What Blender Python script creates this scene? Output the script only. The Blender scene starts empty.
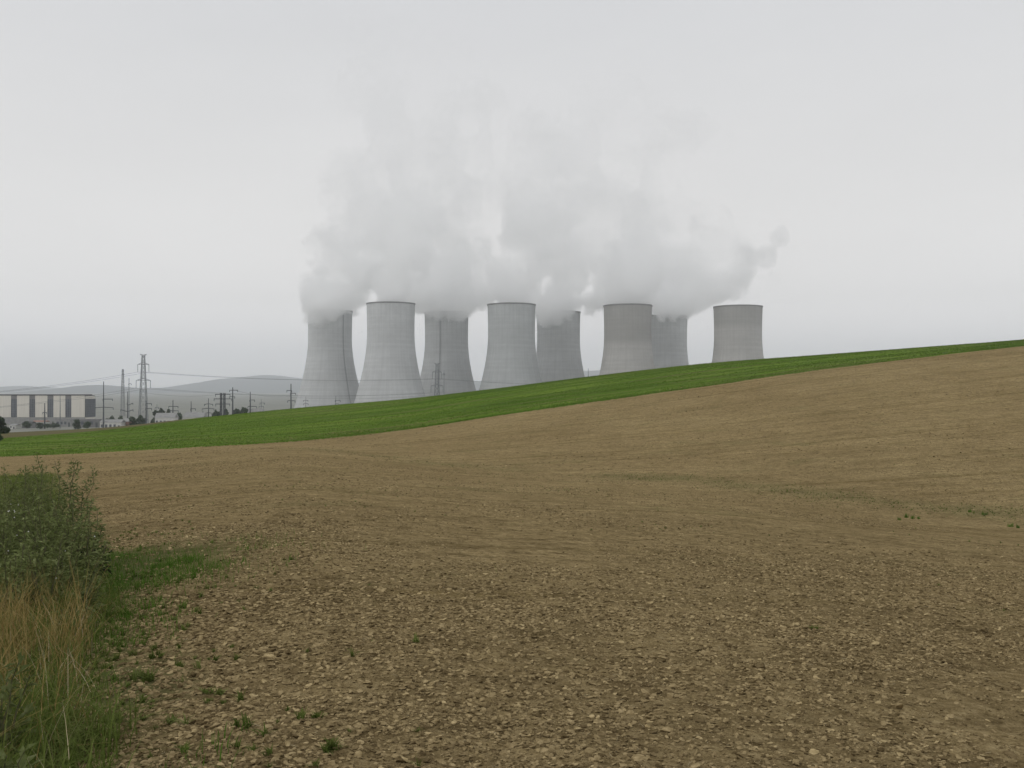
import bpy, math, random
import numpy as np
from math import radians, pi, sin, cos

rng = np.random.default_rng(7)
random.seed(7)
scene = bpy.context.scene
COL = scene.collection

# ---------------------------------------------------------------- camera, sky, sun, exposure
F = 1024 * 35 / 36.0      # focal length in picture pixels
EYE = 1.65
HOR = 390.0               # row of the horizon in the picture
cam_d = bpy.data.cameras.new('camera')
cam_d.lens = 35; cam_d.sensor_width = 36; cam_d.clip_start = 0.1; cam_d.clip_end = 40000
cam = bpy.data.objects.new('camera', cam_d); COL.objects.link(cam)
cam.location = (0, 0, EYE)
cam.rotation_euler = (pi / 2 + math.atan((HOR - 384) / F), 0, 0)
scene.camera = cam

SUN_EL, SUN_AZ = radians(50), radians(-115)    # veiled sun, high, to the left and behind
world = bpy.data.worlds.new('World'); scene.world = world
world.use_nodes = True
nt = world.node_tree; nt.nodes.clear()
def wn(t, **k):
    n = nt.nodes.new(t)
    for a, b in k.items(): setattr(n, a, b)
    return n
w_out = wn('ShaderNodeOutputWorld'); w_bg = wn('ShaderNodeBackground')
w_sky = wn('ShaderNodeTexSky', sky_type='NISHITA', sun_disc=False, sun_elevation=SUN_EL, sun_rotation=SUN_AZ,
           altitude=180.0, air_density=1.0, dust_density=3.0, ozone_density=1.0)
w_hs = wn('ShaderNodeHueSaturation'); w_hs.inputs['Saturation'].default_value = 0.12
w_tc = wn('ShaderNodeTexCoord'); w_map = wn('ShaderNodeMapping'); w_map.inputs['Scale'].default_value = (1.2, 1.2, 4.0)
w_no = wn('ShaderNodeTexNoise'); w_no.inputs['Scale'].default_value = 1.6; w_no.inputs['Detail'].default_value = 5; w_no.inputs['Roughness'].default_value = 0.5
w_cr = wn('ShaderNodeMapRange'); w_cr.inputs[1].default_value = 0.3; w_cr.inputs[2].default_value = 0.7; w_cr.inputs[3].default_value = 0.96; w_cr.inputs[4].default_value = 1.04
w_sep = wn('ShaderNodeSeparateXYZ')
w_gr = wn('ShaderNodeValToRGB')
w_gr.color_ramp.elements[0].position = 0.0; w_gr.color_ramp.elements[0].color = (15.6, 15.6, 15.7, 1)
w_gr.color_ramp.elements[1].position = 0.40; w_gr.color_ramp.elements[1].color = (7.12, 7.20, 7.38, 1)
e = w_gr.color_ramp.elements.new(0.18); e.color = (8.26, 8.14, 8.02, 1)
e = w_gr.color_ramp.elements.new(0.03); e.color = (12.7, 12.3, 12.2, 1)
e = w_gr.color_ramp.elements.new(0.09); e.color = (9.3, 9.08, 8.9, 1)
w_mul = wn('ShaderNodeVectorMath', operation='SCALE')
w_mix = wn('ShaderNodeMix', data_type='RGBA'); w_mix.inputs[0].default_value = 0.88   # cloud cover
L = nt.links.new
L(w_sky.outputs[0], w_hs.inputs['Color']); L(w_hs.outputs[0], w_mix.inputs[6])
L(w_tc.outputs['Generated'], w_map.inputs[0]); L(w_map.outputs[0], w_no.inputs['Vector']); L(w_no.outputs['Fac'], w_cr.inputs[0])
L(w_tc.outputs['Generated'], w_sep.inputs[0]); L(w_sep.outputs['Z'], w_gr.inputs[0])
L(w_gr.outputs[0], w_mul.inputs[0]); L(w_cr.outputs[0], w_mul.inputs['Scale']); L(w_mul.outputs[0], w_mix.inputs[7])
L(w_mix.outputs[2], w_bg.inputs['Color']); w_bg.inputs['Strength'].default_value = 0.1
L(w_bg.outputs[0], w_out.inputs['Surface'])

sun_d = bpy.data.lights.new('sun', 'SUN'); sun_d.energy = 0.6; sun_d.angle = radians(50); sun_d.color = (1, 0.96, 0.9)
sun = bpy.data.objects.new('sun', sun_d); COL.objects.link(sun)
sun.location = (0, 0, 60)
# direction to the sun: azimuth measured from +Y towards +X
from mathutils import Vector
to_sun = Vector((sin(SUN_AZ) * cos(SUN_EL), cos(SUN_AZ) * cos(SUN_EL), sin(SUN_EL)))
sun.rotation_euler = (-to_sun).to_track_quat('-Z', 'Y').to_euler()

vs = scene.view_settings
vs.view_transform = 'Standard'; vs.look = 'None'; vs.gamma = 1; vs.exposure = 0.0
try: vs.use_curve_mapping = False
except Exception: pass
cy = scene.cycles
cy.use_denoising = True
try:
    cy.denoiser = 'OPENIMAGEDENOISE'; cy.denoising_input_passes = 'RGB_ALBEDO_NORMAL'; cy.denoising_prefilter = 'ACCURATE'
except Exception: pass
cy.max_bounces = 18; cy.diffuse_bounces = 2; cy.glossy_bounces = 1; cy.transmission_bounces = 1
cy.volume_bounces = 16; cy.transparent_max_bounces = 8
cy.volume_step_rate = 1.0; cy.volume_max_steps = 512
cy.use_light_tree = False

# ---------------------------------------------------------------- helpers
def pchip(xk, yk, x):
    """monotone cubic interpolation; yk may carry extra trailing axes"""
    xk = np.asarray(xk, float); yk = np.asarray(yk, float); x = np.asarray(x, float)
    h = np.diff(xk); d = np.diff(yk) / h
    m = np.zeros_like(yk)
    m[0], m[-1] = d[0], d[-1]
    for i in range(1, len(xk) - 1):
        if d[i-1] * d[i] > 0:
            w1, w2 = 2*h[i] + h[i-1], h[i] + 2*h[i-1]
            m[i] = (w1 + w2) / (w1 / d[i-1] + w2 / d[i])
    x = np.clip(x, xk[0], xk[-1])
    i = np.clip(np.searchsorted(xk, x) - 1, 0, len(xk) - 2)
    t = (x - xk[i]) / h[i]
    return ((2*t**3 - 3*t**2 + 1) * yk[i] + (t**3 - 2*t**2 + t) * h[i] * m[i]
            + (-2*t**3 + 3*t**2) * yk[i+1] + (t**3 - t**2) * h[i] * m[i+1])

def _hash(ix, iy, seed):
    n = (ix.astype(np.int64) * 374761393 + iy.astype(np.int64) * 668265263 + seed * 974634777) & 0x7fffffff
    n = ((n ^ (n >> 13)) * 1274126177) & 0x7fffffff
    n = (n ^ (n >> 16)) & 0xffff
    return n / 65535.0
def vnoise(x, y, seed=0):
    x = np.asarray(x, float); y = np.asarray(y, float)
    ix, iy = np.floor(x), np.floor(y); fx, fy = x - ix, y - iy
    fx = fx*fx*(3 - 2*fx); fy = fy*fy*(3 - 2*fy)
    a, b, c, d = _hash(ix, iy, seed), _hash(ix+1, iy, seed), _hash(ix, iy+1, seed), _hash(ix+1, iy+1, seed)
    return a + (b-a)*fx + (c-a)*fy + (a-b-c+d)*fx*fy
def fbm(x, y, octv=4, seed=0):
    s = 0; a = 0.5; t = 0
    for o in range(octv):
        s = s + a * vnoise(x * 2**o, y * 2**o, seed + o); t += a; a *= 0.5
    return s / t

def link(o, parent=None):
    COL.objects.link(o)
    if parent is not None: o.parent = parent
    return o
def tag(o, label=None, cat=None, group=None, kind=None):
    if label: o['label'] = label
    if cat: o['category'] = cat
    if group: o['group'] = group
    if kind: o['kind'] = kind
    return o
def empty(name, loc, label, cat, group=None, rz=0):
    o = bpy.data.objects.new(name, None); o.empty_display_size = 1
    o.location = loc; o.rotation_euler = (0, 0, rz); COL.objects.link(o)
    return tag(o, label, cat, group)
def mesh_np(name, v, faces, mat=None, parent=None, smooth=False, loc=None):
    """v (n,3), faces: (m,k) int array or list of such arrays"""
    me = bpy.data.meshes.new(name)
    fl = faces if isinstance(faces, list) else [faces]
    fl = [np.asarray(f, np.int32) for f in fl if len(f)]
    v = np.asarray(v, np.float32)
    me.vertices.add(len(v)); me.vertices.foreach_set('co', v.ravel())
    loops = np.concatenate([f.ravel() for f in fl]); tot = np.concatenate([np.full(len(f), f.shape[1], np.int32) for f in fl])
    st = np.concatenate([[0], np.cumsum(tot)[:-1]]).astype(np.int32)
    me.loops.add(len(loops)); me.loops.foreach_set('vertex_index', loops)
    me.polygons.add(len(tot)); me.polygons.foreach_set('loop_start', st)
    me.polygons.foreach_set('use_smooth', np.full(len(tot), bool(smooth)))
    me.update(calc_edges=True); me.validate()
    if mat: me.materials.append(mat)
    o = bpy.data.objects.new(name, me)
    link(o, parent)
    if loc is not None: o.location = loc
    return o

class MB:
    """collects simple solids into one mesh"""
    def __init__(s): s.v = []; s.q = []; s.t = []; s.n = 0
    def add(s, v, q=(), t=()):
        s.v.append(np.asarray(v, float))
        if len(q): s.q.append(np.asarray(q, int) + s.n)
        if len(t): s.t.append(np.asarray(t, int) + s.n)
        s.n += len(v)
    def box(s, x0, x1, y0, y1, z0, z1):
        v = [(x, y, z) for z in (z0, z1) for y in (y0, y1) for x in (x0, x1)]
        s.add(v, [(0,2,3,1), (4,5,7,6), (0,1,5,4), (2,6,7,3), (0,4,6,2), (1,3,7,5)])
    def tube(s, pts, radii, n=6):
        pts = np.asarray(pts, float); radii = np.broadcast_to(np.asarray(radii, float), (len(pts),))
        tg = np.gradient(pts, axis=0); tg /= np.linalg.norm(tg, axis=1)[:, None] + 1e-9
        vs_ = []
        for p, t, r in zip(pts, tg, radii):
            a = np.array([0, 0, 1.0]) if abs(t[2]) < 0.9 else np.array([1.0, 0, 0])
            u = np.cross(t, a); u /= np.linalg.norm(u); w = np.cross(t, u)
            for k in range(n):
                g = 2*pi*k/n; vs_.append(p + r*(cos(g)*u + sin(g)*w))
        m = len(pts); q = []
        for i in range(m-1):
            for k in range(n):
                q.append((i*n+k, i*n+(k+1) % n, (i+1)*n+(k+1) % n, (i+1)*n+k))
        t = [(0, k+1, k) for k in range(1, n-1)] + [((m-1)*n, (m-1)*n+k, (m-1)*n+k+1) for k in range(1, n-1)]
        s.add(vs_, q, t)
    def bar(s, a, b, r, n=4): s.tube([a, b], r, n)
    def build(s, name, mat, parent=None, smooth=False):
        f = []
        if s.q: f.append(np.concatenate(s.q))
        if s.t: f.append(np.concatenate(s.t))
        return mesh_np(name, np.concatenate(s.v), f, mat, parent, smooth)

def at(px, row, D):
    """a point at depth D that lies on the photograph's line of sight"""
    return Vector(((px - 512) / F * D, D, EYE - (row - HOR) / F * D))

# ---------------------------------------------------------------- materials
def mat_new(name):
    m = bpy.data.materials.new(name); m.use_nodes = True
    t = m.node_tree; t.nodes.clear()
    return m, t
def nd(t, typ, ins=None, **k):
    n = t.nodes.new(typ)
    for a, b in k.items(): setattr(n, a, b)
    for a, b in (ins or {}).items(): n.inputs[a].default_value = b
    return n
def ramp(t, stops):
    n = t.nodes.new('ShaderNodeValToRGB'); el = n.color_ramp.elements
    while len(el) > 1: el.remove(el[-1])
    el[0].position = stops[0][0]; el[0].color = (*stops[0][1], 1)
    for p, c in stops[1:]:
        x = el.new(p); x.color = (*c, 1)
    return n
def noise(t, vec, scale, detail=4, rough=0.55, dist=0.0):
    n = nd(t, 'ShaderNodeTexNoise', {'Scale': scale, 'Detail': detail, 'Roughness': rough, 'Distortion': dist})
    if vec is not None: t.links.new(vec, n.inputs['Vector'])
    return n.outputs['Fac']
def mixc(t, fac, a, b, mode='MIX'):
    n = nd(t, 'ShaderNodeMix', data_type='RGBA', blend_type=mode)
    for i, x in ((0, fac), (6, a), (7, b)):
        if hasattr(x, 'is_linked'): t.links.new(x, n.inputs[i])
        else: n.inputs[i].default_value = x if i == 0 else (*x, 1)
    return n.outputs[2]
def mapr(t, v, a, b, c, d):
    n = nd(t, 'ShaderNodeMapRange'); t.links.new(v, n.inputs[0])
    for i, x in enumerate((a, b, c, d)): n.inputs[i+1].default_value = x
    return n.outputs[0]
def finish(t, col, rough=0.85, bump=None, bstr=0.5, bdist=0.02, spec=0.25, normal=None):
    b = nd(t, 'ShaderNodeBsdfPrincipled', {'Roughness': rough, 'Specular IOR Level': spec})
    if hasattr(col, 'is_linked'): t.links.new(col, b.inputs['Base Color'])
    else: b.inputs['Base Color'].default_value = (*col, 1)
    if bump is not None:
        bn = nd(t, 'ShaderNodeBump', {'Strength': bstr, 'Distance': bdist}); t.links.new(bump, bn.inputs['Height'])
        t.links.new(bn.outputs[0], b.inputs['Normal'])
    o = nd(t, 'ShaderNodeOutputMaterial'); t.links.new(b.outputs[0], o.inputs['Surface'])
    return b
def simple(name, c1, c2, scale, rough=0.8, detail=4, spec=0.25, bstr=0.0, stretch=(1, 1, 1)):
    m, t = mat_new(name)
    tc = nd(t, 'ShaderNodeTexCoord'); mp = nd(t, 'ShaderNodeMapping'); mp.inputs['Scale'].default_value = stretch
    t.links.new(tc.outputs['Object'], mp.inputs[0])
    n = noise(t, mp.outputs[0], scale, detail)
    r = ramp(t, [(0.3, c1), (0.7, c2)]); t.links.new(n, r.inputs[0])
    finish(t, r.outputs[0], rough, n if bstr else None, bstr, 0.05, spec)
    return m

def soil_material():
    m, t = mat_new('soil')
    geo = nd(t, 'ShaderNodeNewGeometry'); P = geo.outputs['Position']
    big = noise(t, P, 0.045, 4, 0.55, 0.4)
    mid = noise(t, P, 0.6, 5, 0.6)
    fine = noise(t, P, 9.0, 6, 0.65)
    vfine = noise(t, P, 46.0, 4, 0.65)
    # drill lines that follow the slope
    vr = nd(t, 'ShaderNodeVectorRotate', rotation_type='Z_AXIS'); vr.inputs['Angle'].default_value = radians(-16.8); t.links.new(P, vr.inputs['Vector'])
    mp = nd(t, 'ShaderNodeMapping'); mp.inputs['Scale'].default_value = (0.005, 0.50, 0.0)
    t.links.new(vr.outputs[0], mp.inputs[0])
    lines = noise(t, mp.outputs[0], 1.0, 4, 0.6, 0.0)
    mp2 = nd(t, 'ShaderNodeMapping'); mp2.inputs['Scale'].default_value = (0.03, 3.4, 0.0)
    t.links.new(vr.outputs[0], mp2.inputs[0])
    lines2 = noise(t, mp2.outputs[0], 1.0, 3, 0.6, 0.0)
    c = ramp(t, [(0.30, (0.150, 0.112, 0.053)), (0.50, (0.248, 0.190, 0.096)), (0.70, (0.355, 0.280, 0.152))])
    t.links.new(fine, c.inputs[0])
    c2 = ramp(t, [(0.32, (0.86, 0.85, 0.84)), (0.68, (1.10, 1.10, 1.10))]); t.links.new(mid, c2.inputs[0])
    c3 = ramp(t, [(0.32, (0.94, 0.93, 0.92)), (0.66, (1.10, 1.11, 1.12))]); t.links.new(big, c3.inputs[0])
    c4 = ramp(t, [(0.36, (0.78, 0.77, 0.71)), (0.41, (1.0, 1.0, 1.0)), (0.62, (1.04, 1.04, 1.04))]); t.links.new(lines, c4.inputs[0])
    c5 = ramp(t, [(0.34, (0.90, 0.90, 0.90)), (0.62, (1.07, 1.07, 1.07))]); t.links.new(lines2, c5.inputs[0])
    c6 = ramp(t, [(0.30, (0.72, 0.70, 0.68)), (0.70, (1.25, 1.25, 1.25))]); t.links.new(vfine, c6.inputs[0])
    gr = ramp(t, [(0.34, (0.62, 0.60, 0.58)), (0.46, (0.98, 0.98, 0.98)), (0.66, (1.18, 1.18, 1.18))]); t.links.new(noise(t, P, 2.4, 4, 0.75), gr.inputs[0])
    col = c.outputs[0]
    for k in (gr, c2, c3, c4, c5, c6): col = mixc(t, 1.0, col, k.outputs[0], 'MULTIPLY')
    # a thin film of sprouting weeds
    dp = ramp(t, [(0.40, (0.98, 0.975, 0.97)), (0.56, (1.09, 1.09, 1.09))]); t.links.new(noise(t, P, 0.14, 5, 0.6, 0.6), dp.inputs[0])
    col = mixc(t, 1.0, col, dp.outputs[0], 'MULTIPLY')
    g = mapr(t, noise(t, P, 0.16, 5, 0.62, 0.5), 0.56, 0.72, 0.0, 0.22)
    col = mixc(t, g, col, (0.10, 0.125, 0.045))
    at_ = nd(t, 'ShaderNodeAttribute', attribute_name='weed')
    col = mixc(t, at_.outputs['Fac'], col, (0.095, 0.115, 0.045))
    ad = nd(t, 'ShaderNodeMath', operation='ADD'); t.links.new(fine, ad.inputs[0]); t.links.new(vfine, ad.inputs[1])
    finish(t, col, 0.95, ad.outputs[0], 1.0, 0.04, 0.0)
    return m
SOIL = soil_material()

def clod_material():
    m, t = mat_new('clod')
    geo = nd(t, 'ShaderNodeNewGeometry'); oi = nd(t, 'ShaderNodeObjectInfo')
    n = noise(t, geo.outputs['Position'], 30, 4, 0.6)
    c = ramp(t, [(0.30, (0.175, 0.131, 0.064)), (0.70, (0.355, 0.278, 0.154))]); t.links.new(n, c.inputs[0])
    r = ramp(t, [(0.0, (0.36, 0.34, 0.31)), (0.3, (0.74, 0.72, 0.70)), (0.5, (0.95, 0.94, 0.92)), (0.88, (1.18, 1.18, 1.18)), (1.0, (1.55, 1.57, 1.57))]); t.links.new(oi.outputs['Random'], r.inputs[0])
    big = noise(t, geo.outputs['Position'], 0.045, 4, 0.55, 0.4)
    c3 = ramp(t, [(0.32, (0.94, 0.93, 0.92)), (0.66, (1.10, 1.11, 1.12))]); t.links.new(big, c3.inputs[0])
    col = mixc(t, 1.0, c.outputs[0], r.outputs[0], 'MULTIPLY'); col = mixc(t, 1.0, col, c3.outputs[0], 'MULTIPLY')
    finish(t, col, 0.95, n, 0.6, 0.012, 0.0)
    return m
CLOD = clod_material()

def crop_material():
    m, t = mat_new('young_crop')
    geo = nd(t, 'ShaderNodeNewGeometry'); P = geo.outputs['Position']
    vr = nd(t, 'ShaderNodeVectorRotate', rotation_type='Z_AXIS'); vr.inputs['Angle'].default_value = radians(-15); t.links.new(P, vr.inputs['Vector'])
    mp = nd(t, 'ShaderNodeMapping'); mp.inputs['Scale'].default_value = (0.006, 0.16, 0.0)
    t.links.new(vr.outputs[0], mp.inputs[0])
    ln = noise(t, mp.outputs[0], 1.0, 4, 0.6)
    big = noise(t, P, 0.02, 4, 0.55, 0.5); fine = noise(t, P, 1.3, 5, 0.7)
    c = ramp(t, [(0.30, (0.068, 0.126, 0.014)), (0.55, (0.108, 0.182, 0.024)), (0.75, (0.165, 0.238, 0.048))]); t.links.new(fine, c.inputs[0])
    c2 = ramp(t, [(0.36, (0.60, 0.68, 0.62)), (0.60, (1.22, 1.16, 1.22))]); t.links.new(ln, c2.inputs[0])
    c3 = ramp(t, [(0.35, (0.82, 0.90, 0.80)), (0.65, (1.16, 1.10, 1.20))]); t.links.new(big, c3.inputs[0])
    col = mixc(t, 1.0, c.outputs[0], c2.outputs[0], 'MULTIPLY'); col = mixc(t, 1.0, col, c3.outputs[0], 'MULTIPLY')
    gap = mapr(t, noise(t, mp.outputs[0], 2.3, 5, 0.65), 0.48, 0.66, 0.0, 0.60)
    col = mixc(t, gap, col, (0.165, 0.130, 0.070))
    at_ = nd(t, 'ShaderNodeAttribute', attribute_name='bare')
    col = mixc(t, at_.outputs['Fac'], col, (0.135, 0.110, 0.068))
    finish(t, col, 1.0, fine, 0.6, 0.10, 0.0)
    return m
CROP = crop_material()

def plain_material():
    m, t = mat_new('plain_fields')
    geo = nd(t, 'ShaderNodeNewGeometry')
    mp = nd(t, 'ShaderNodeMapping'); mp.inputs['Scale'].default_value = (0.004, 0.012, 0); t.links.new(geo.outputs['Position'], mp.inputs[0])
    n = noise(t, mp.outputs[0], 1.0, 4, 0.55)
    c = ramp(t, [(0.30, (0.15, 0.16, 0.14)), (0.5, (0.24, 0.24, 0.21)), (0.7, (0.18, 0.19, 0.165))]); t.links.new(n, c.inputs[0])  # field tones lightened to grey, with distance haze painted in
    finish(t, c.outputs[0], 0.9, spec=0.1)
    return m
PLAIN = plain_material()
HILLM = simple('wooded_hill', (0.034, 0.048, 0.054), (0.058, 0.076, 0.082), 0.003, 0.95, 6, 0.1)  # forest colour tinted blue, part of the distance haze painted in

def concrete_material(name, tint, topband):
    m, t = mat_new(name)
    tc = nd(t, 'ShaderNodeTexCoord'); P = tc.outputs['Object']
    sx = nd(t, 'ShaderNodeSeparateXYZ'); t.links.new(P, sx.inputs[0])
    ang = nd(t, 'ShaderNodeMath', operation='ARCTAN2'); ny_ = nd(t, 'ShaderNodeMath', operation='MULTIPLY'); ny_.inputs[1].default_value = -1; t.links.new(sx.outputs['Y'], ny_.inputs[0]); t.links.new(sx.outputs['X'], ang.inputs[0]); t.links.new(ny_.outputs[0], ang.inputs[1])
    cx = nd(t, 'ShaderNodeCombineXYZ'); t.links.new(ang.outputs[0], cx.inputs['X']); t.links.new(sx.outputs['Z'], cx.inputs['Y'])
    # vertical weather streaks
    mp = nd(t, 'ShaderNodeMapping'); mp.inputs['Scale'].default_value = (14.0, 0.012, 1); t.links.new(cx.outputs[0], mp.inputs[0])
    st = noise(t, mp.outputs[0], 1.0, 5, 0.6)
    # lifts of the climbing formwork
    mp2 = nd(t, 'ShaderNodeMapping'); mp2.inputs['Scale'].default_value = (0.25, 0.30, 1); t.links.new(cx.outputs[0], mp2.inputs[0])
    li = noise(t, mp2.outputs[0], 1.0, 3, 0.7)
    mp3 = nd(t, 'ShaderNodeMapping'); mp3.inputs['Scale'].default_value = (11.0, 0.26, 1); t.links.new(cx.outputs[0], mp3.inputs[0])
    br = nd(t, 'ShaderNodeTexBrick', {'Scale': 1.0, 'Mortar Size': 0.03, 'Brick Width': 1.6, 'Row Height': 0.8, 'Color1': (1, 1, 1, 1), 'Color2': (0.86, 0.86, 0.86, 1), 'Mortar': (0.70, 0.70, 0.70, 1)})
    t.links.new(mp3.outputs[0], br.inputs['Vector'])
    bl = noise(t, P, 0.03, 4, 0.6)
    c = ramp(t, [(0.3, tuple(x * 0.90 for x in tint)), (0.7, tuple(x * 1.06 for x in tint))]); t.links.new(st, c.inputs[0])
    c2 = ramp(t, [(0.3, (0.91, 0.91, 0.91)), (0.7, (1.05, 1.05, 1.05))]); t.links.new(li, c2.inputs[0])
    c3 = ramp(t, [(0.3, (0.88, 0.88, 0.88)), (0.7, (1.08, 1.08, 1.08))]); t.links.new(bl, c3.inputs[0])
    col = mixc(t, 1.0, c.outputs[0], c2.outputs[0], 'MULTIPLY'); col = mixc(t, 1.0, col, c3.outputs[0], 'MULTIPLY')
    col = mixc(t, 0.16, col, br.outputs[0], 'MULTIPLY')
    if topband:
        ad = nd(t, 'ShaderNodeMath', operation='MULTIPLY_ADD'); ad.inputs[1].default_value = 14; t.links.new(li, ad.inputs[0]); t.links.new(sx.outputs['Z'], ad.inputs[2])
        b = mapr(t, ad.outputs[0], topband - 2, topband + 6, 0.0, 0.45)
        col = mixc(t, b, col, tuple(x * 0.52 for x in tint))
    finish(t, col, 0.9, spec=0.2)
    return m
STEEL = simple('galvanised_steel', (0.16, 0.175, 0.185), (0.24, 0.255, 0.265), 0.8, 0.6)
DARKSTEEL = simple('dark_steel', (0.06, 0.066, 0.075), (0.09, 0.10, 0.11), 0.8, 0.6)  # raised bluish tone, haze fade of the far poles put into the colour
CABLE = simple('aluminium_cable', (0.13, 0.14, 0.15), (0.17, 0.18, 0.19), 0.5, 0.5)
GLASSINS = simple('glass_insulator', (0.10, 0.13, 0.13), (0.15, 0.18, 0.18), 2.0, 0.3)
RIMM = simple('tower_rim_concrete', (0.17, 0.17, 0.17), (0.24, 0.24, 0.235), 0.2, 0.9)
PANEL = simple('cream_cladding', (0.62, 0.59, 0.53), (0.70, 0.67, 0.60), 0.9, 0.8, stretch=(1, 1, 0.05), spec=0.1)
ROOFM = simple('dark_roof', (0.045, 0.045, 0.046), (0.08, 0.08, 0.08), 0.2, 0.8)
GLAZE = simple('dusty_glazing', (0.055, 0.065, 0.085), (0.10, 0.115, 0.14), 0.25, 0.35, spec=0.4)
MULL = simple('mullion_metal', (0.16, 0.17, 0.18), (0.22, 0.23, 0.24), 0.4, 0.6)
GREYCLAD = simple('grey_cladding', (0.16, 0.16, 0.165), (0.22, 0.21, 0.21), 0.3, 0.7)
WHITEW = simple('pale_render', (0.52, 0.51, 0.48), (0.64, 0.63, 0.60), 0.4, 0.8)
REDW = simple('faded_red_wall', (0.25, 0.15, 0.12), (0.34, 0.22, 0.18), 0.5, 0.85)
GREYROOF = simple('fibre_cement_roof', (0.24, 0.24, 0.24), (0.33, 0.33, 0.32), 0.5, 0.85)
BARK = simple('bark', (0.06, 0.045, 0.03), (0.11, 0.085, 0.06), 3.0, 0.9)

def leaf_material(name, c1, c2, c3, scale=1.0, trans=0.3):
    m, t = mat_new(name)
    geo = nd(t, 'ShaderNodeNewGeometry'); oi = nd(t, 'ShaderNodeObjectInfo')
    n = noise(t, geo.outputs['Position'], scale, 4, 0.65)
    r = ramp(t, [(0.30, c1), (0.52, c2), (0.72, c3)]); t.links.new(n, r.inputs[0])
    v = mapr(t, oi.outputs['Random'], 0, 1, 0.8, 1.2)
    hs = nd(t, 'ShaderNodeHueSaturation'); t.links.new(r.outputs[0], hs.inputs['Color']); t.links.new(v, hs.inputs['Value'])
    b = nd(t, 'ShaderNodeBsdfPrincipled', {'Roughness': 0.85, 'Specular IOR Level': 0.06}); t.links.new(hs.outputs[0], b.inputs['Base Color'])
    tr = nd(t, 'ShaderNodeBsdfTranslucent'); t.links.new(hs.outputs[0], tr.inputs['Color'])
    mx = nd(t, 'ShaderNodeMixShader', {0: trans}); t.links.new(b.outputs[0], mx.inputs[1]); t.links.new(tr.outputs[0], mx.inputs[2])
    o = nd(t, 'ShaderNodeOutputMaterial'); t.links.new(mx.outputs[0], o.inputs['Surface'])
    return m
LEAF_TREE = leaf_material('tree_leaves', (0.042, 0.066, 0.040), (0.066, 0.096, 0.056), (0.095, 0.130, 0.074), 0.35)  # leaf greens lightened and blued, mist of distance painted in
LEAF_WEED = leaf_material('dusty_weed_leaves', (0.075, 0.100, 0.030), (0.150, 0.178, 0.064), (0.260, 0.285, 0.135), 14.0)
LEAF_DARK = leaf_material('dark_dock_leaves', (0.030, 0.026, 0.020), (0.040, 0.050, 0.025), (0.062, 0.070, 0.034), 6.0)
GRASS_G = leaf_material('green_grass', (0.070, 0.100, 0.018), (0.110, 0.145, 0.032), (0.190, 0.210, 0.070), 4.0)
GRASS_B = leaf_material('bright_grass', (0.058, 0.120, 0.014), (0.085, 0.165, 0.022), (0.130, 0.200, 0.040), 4.0)
GRASS_D = leaf_material('dry_grass', (0.200, 0.142, 0.048), (0.330, 0.245, 0.090), (0.500, 0.405, 0.185), 12.0)
WEED_STEM = simple('weed_stem', (0.07, 0.075, 0.035), (0.12, 0.11, 0.055), 8.0, 0.8)
STRAW = simple('pale_straw', (0.32, 0.26, 0.15), (0.46, 0.39, 0.25), 8.0, 0.8)
CROPTUFT = leaf_material('crop_blades', (0.066, 0.126, 0.012), (0.104, 0.180, 0.022), (0.160, 0.232, 0.046), 0.25)
WHITEFL = simple('white_petals', (0.62, 0.62, 0.56), (0.72, 0.72, 0.66), 8.0, 0.7)

# ---------------------------------------------------------------- terrain
# columns of the picture: (px, valley row, valley depth, field edge row, edge depth, crest row, crest depth)
TK = np.array([
    (-420, 490, 70, 468, 140, 452, 310),
    (-200, 485, 75, 463, 145, 445, 310),
    (0,    475, 75, 457, 150, 433, 300),
    (100,  466, 85, 452.5, 155, 428, 300),
    (200,  456, 97, 447, 158, 418, 300),
    (300,  449, 108, 441, 162, 408, 298),
    (400,  458, 92, 430.5, 167, 399.5, 294),
    (500,  468, 78, 415.5, 172, 388, 288),
    (600,  474.5, 71, 401, 178, 375.5, 283),
    (700,  482, 65, 387, 184, 364.5, 279),
    (800,  492, 58, 372.5, 190, 357, 275),
    (900,  502, 53, 360, 196, 350, 271),
    (1024, 515, 48, 346, 205, 341, 266),
    (1250, 535, 42, 326, 214, 322, 262),
    (1450, 548, 40, 312, 220, 308, 258)], float)
UK = (TK[:, 0] - 512) / F
def zrow(row, D): return EYE - (row - HOR) / F * D
PLAIN_Z = -29.0
def knots(u):
    u = np.clip(u, UK[0], UK[-1])
    g = lambda c: pchip(UK, TK[:, c], u)
    Dv, Db, Dc = g(2), g(4), g(6)
    return Dv, zrow(g(1), Dv), Db, zrow(g(3), Db), Dc, zrow(g(5), Dc)
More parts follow.
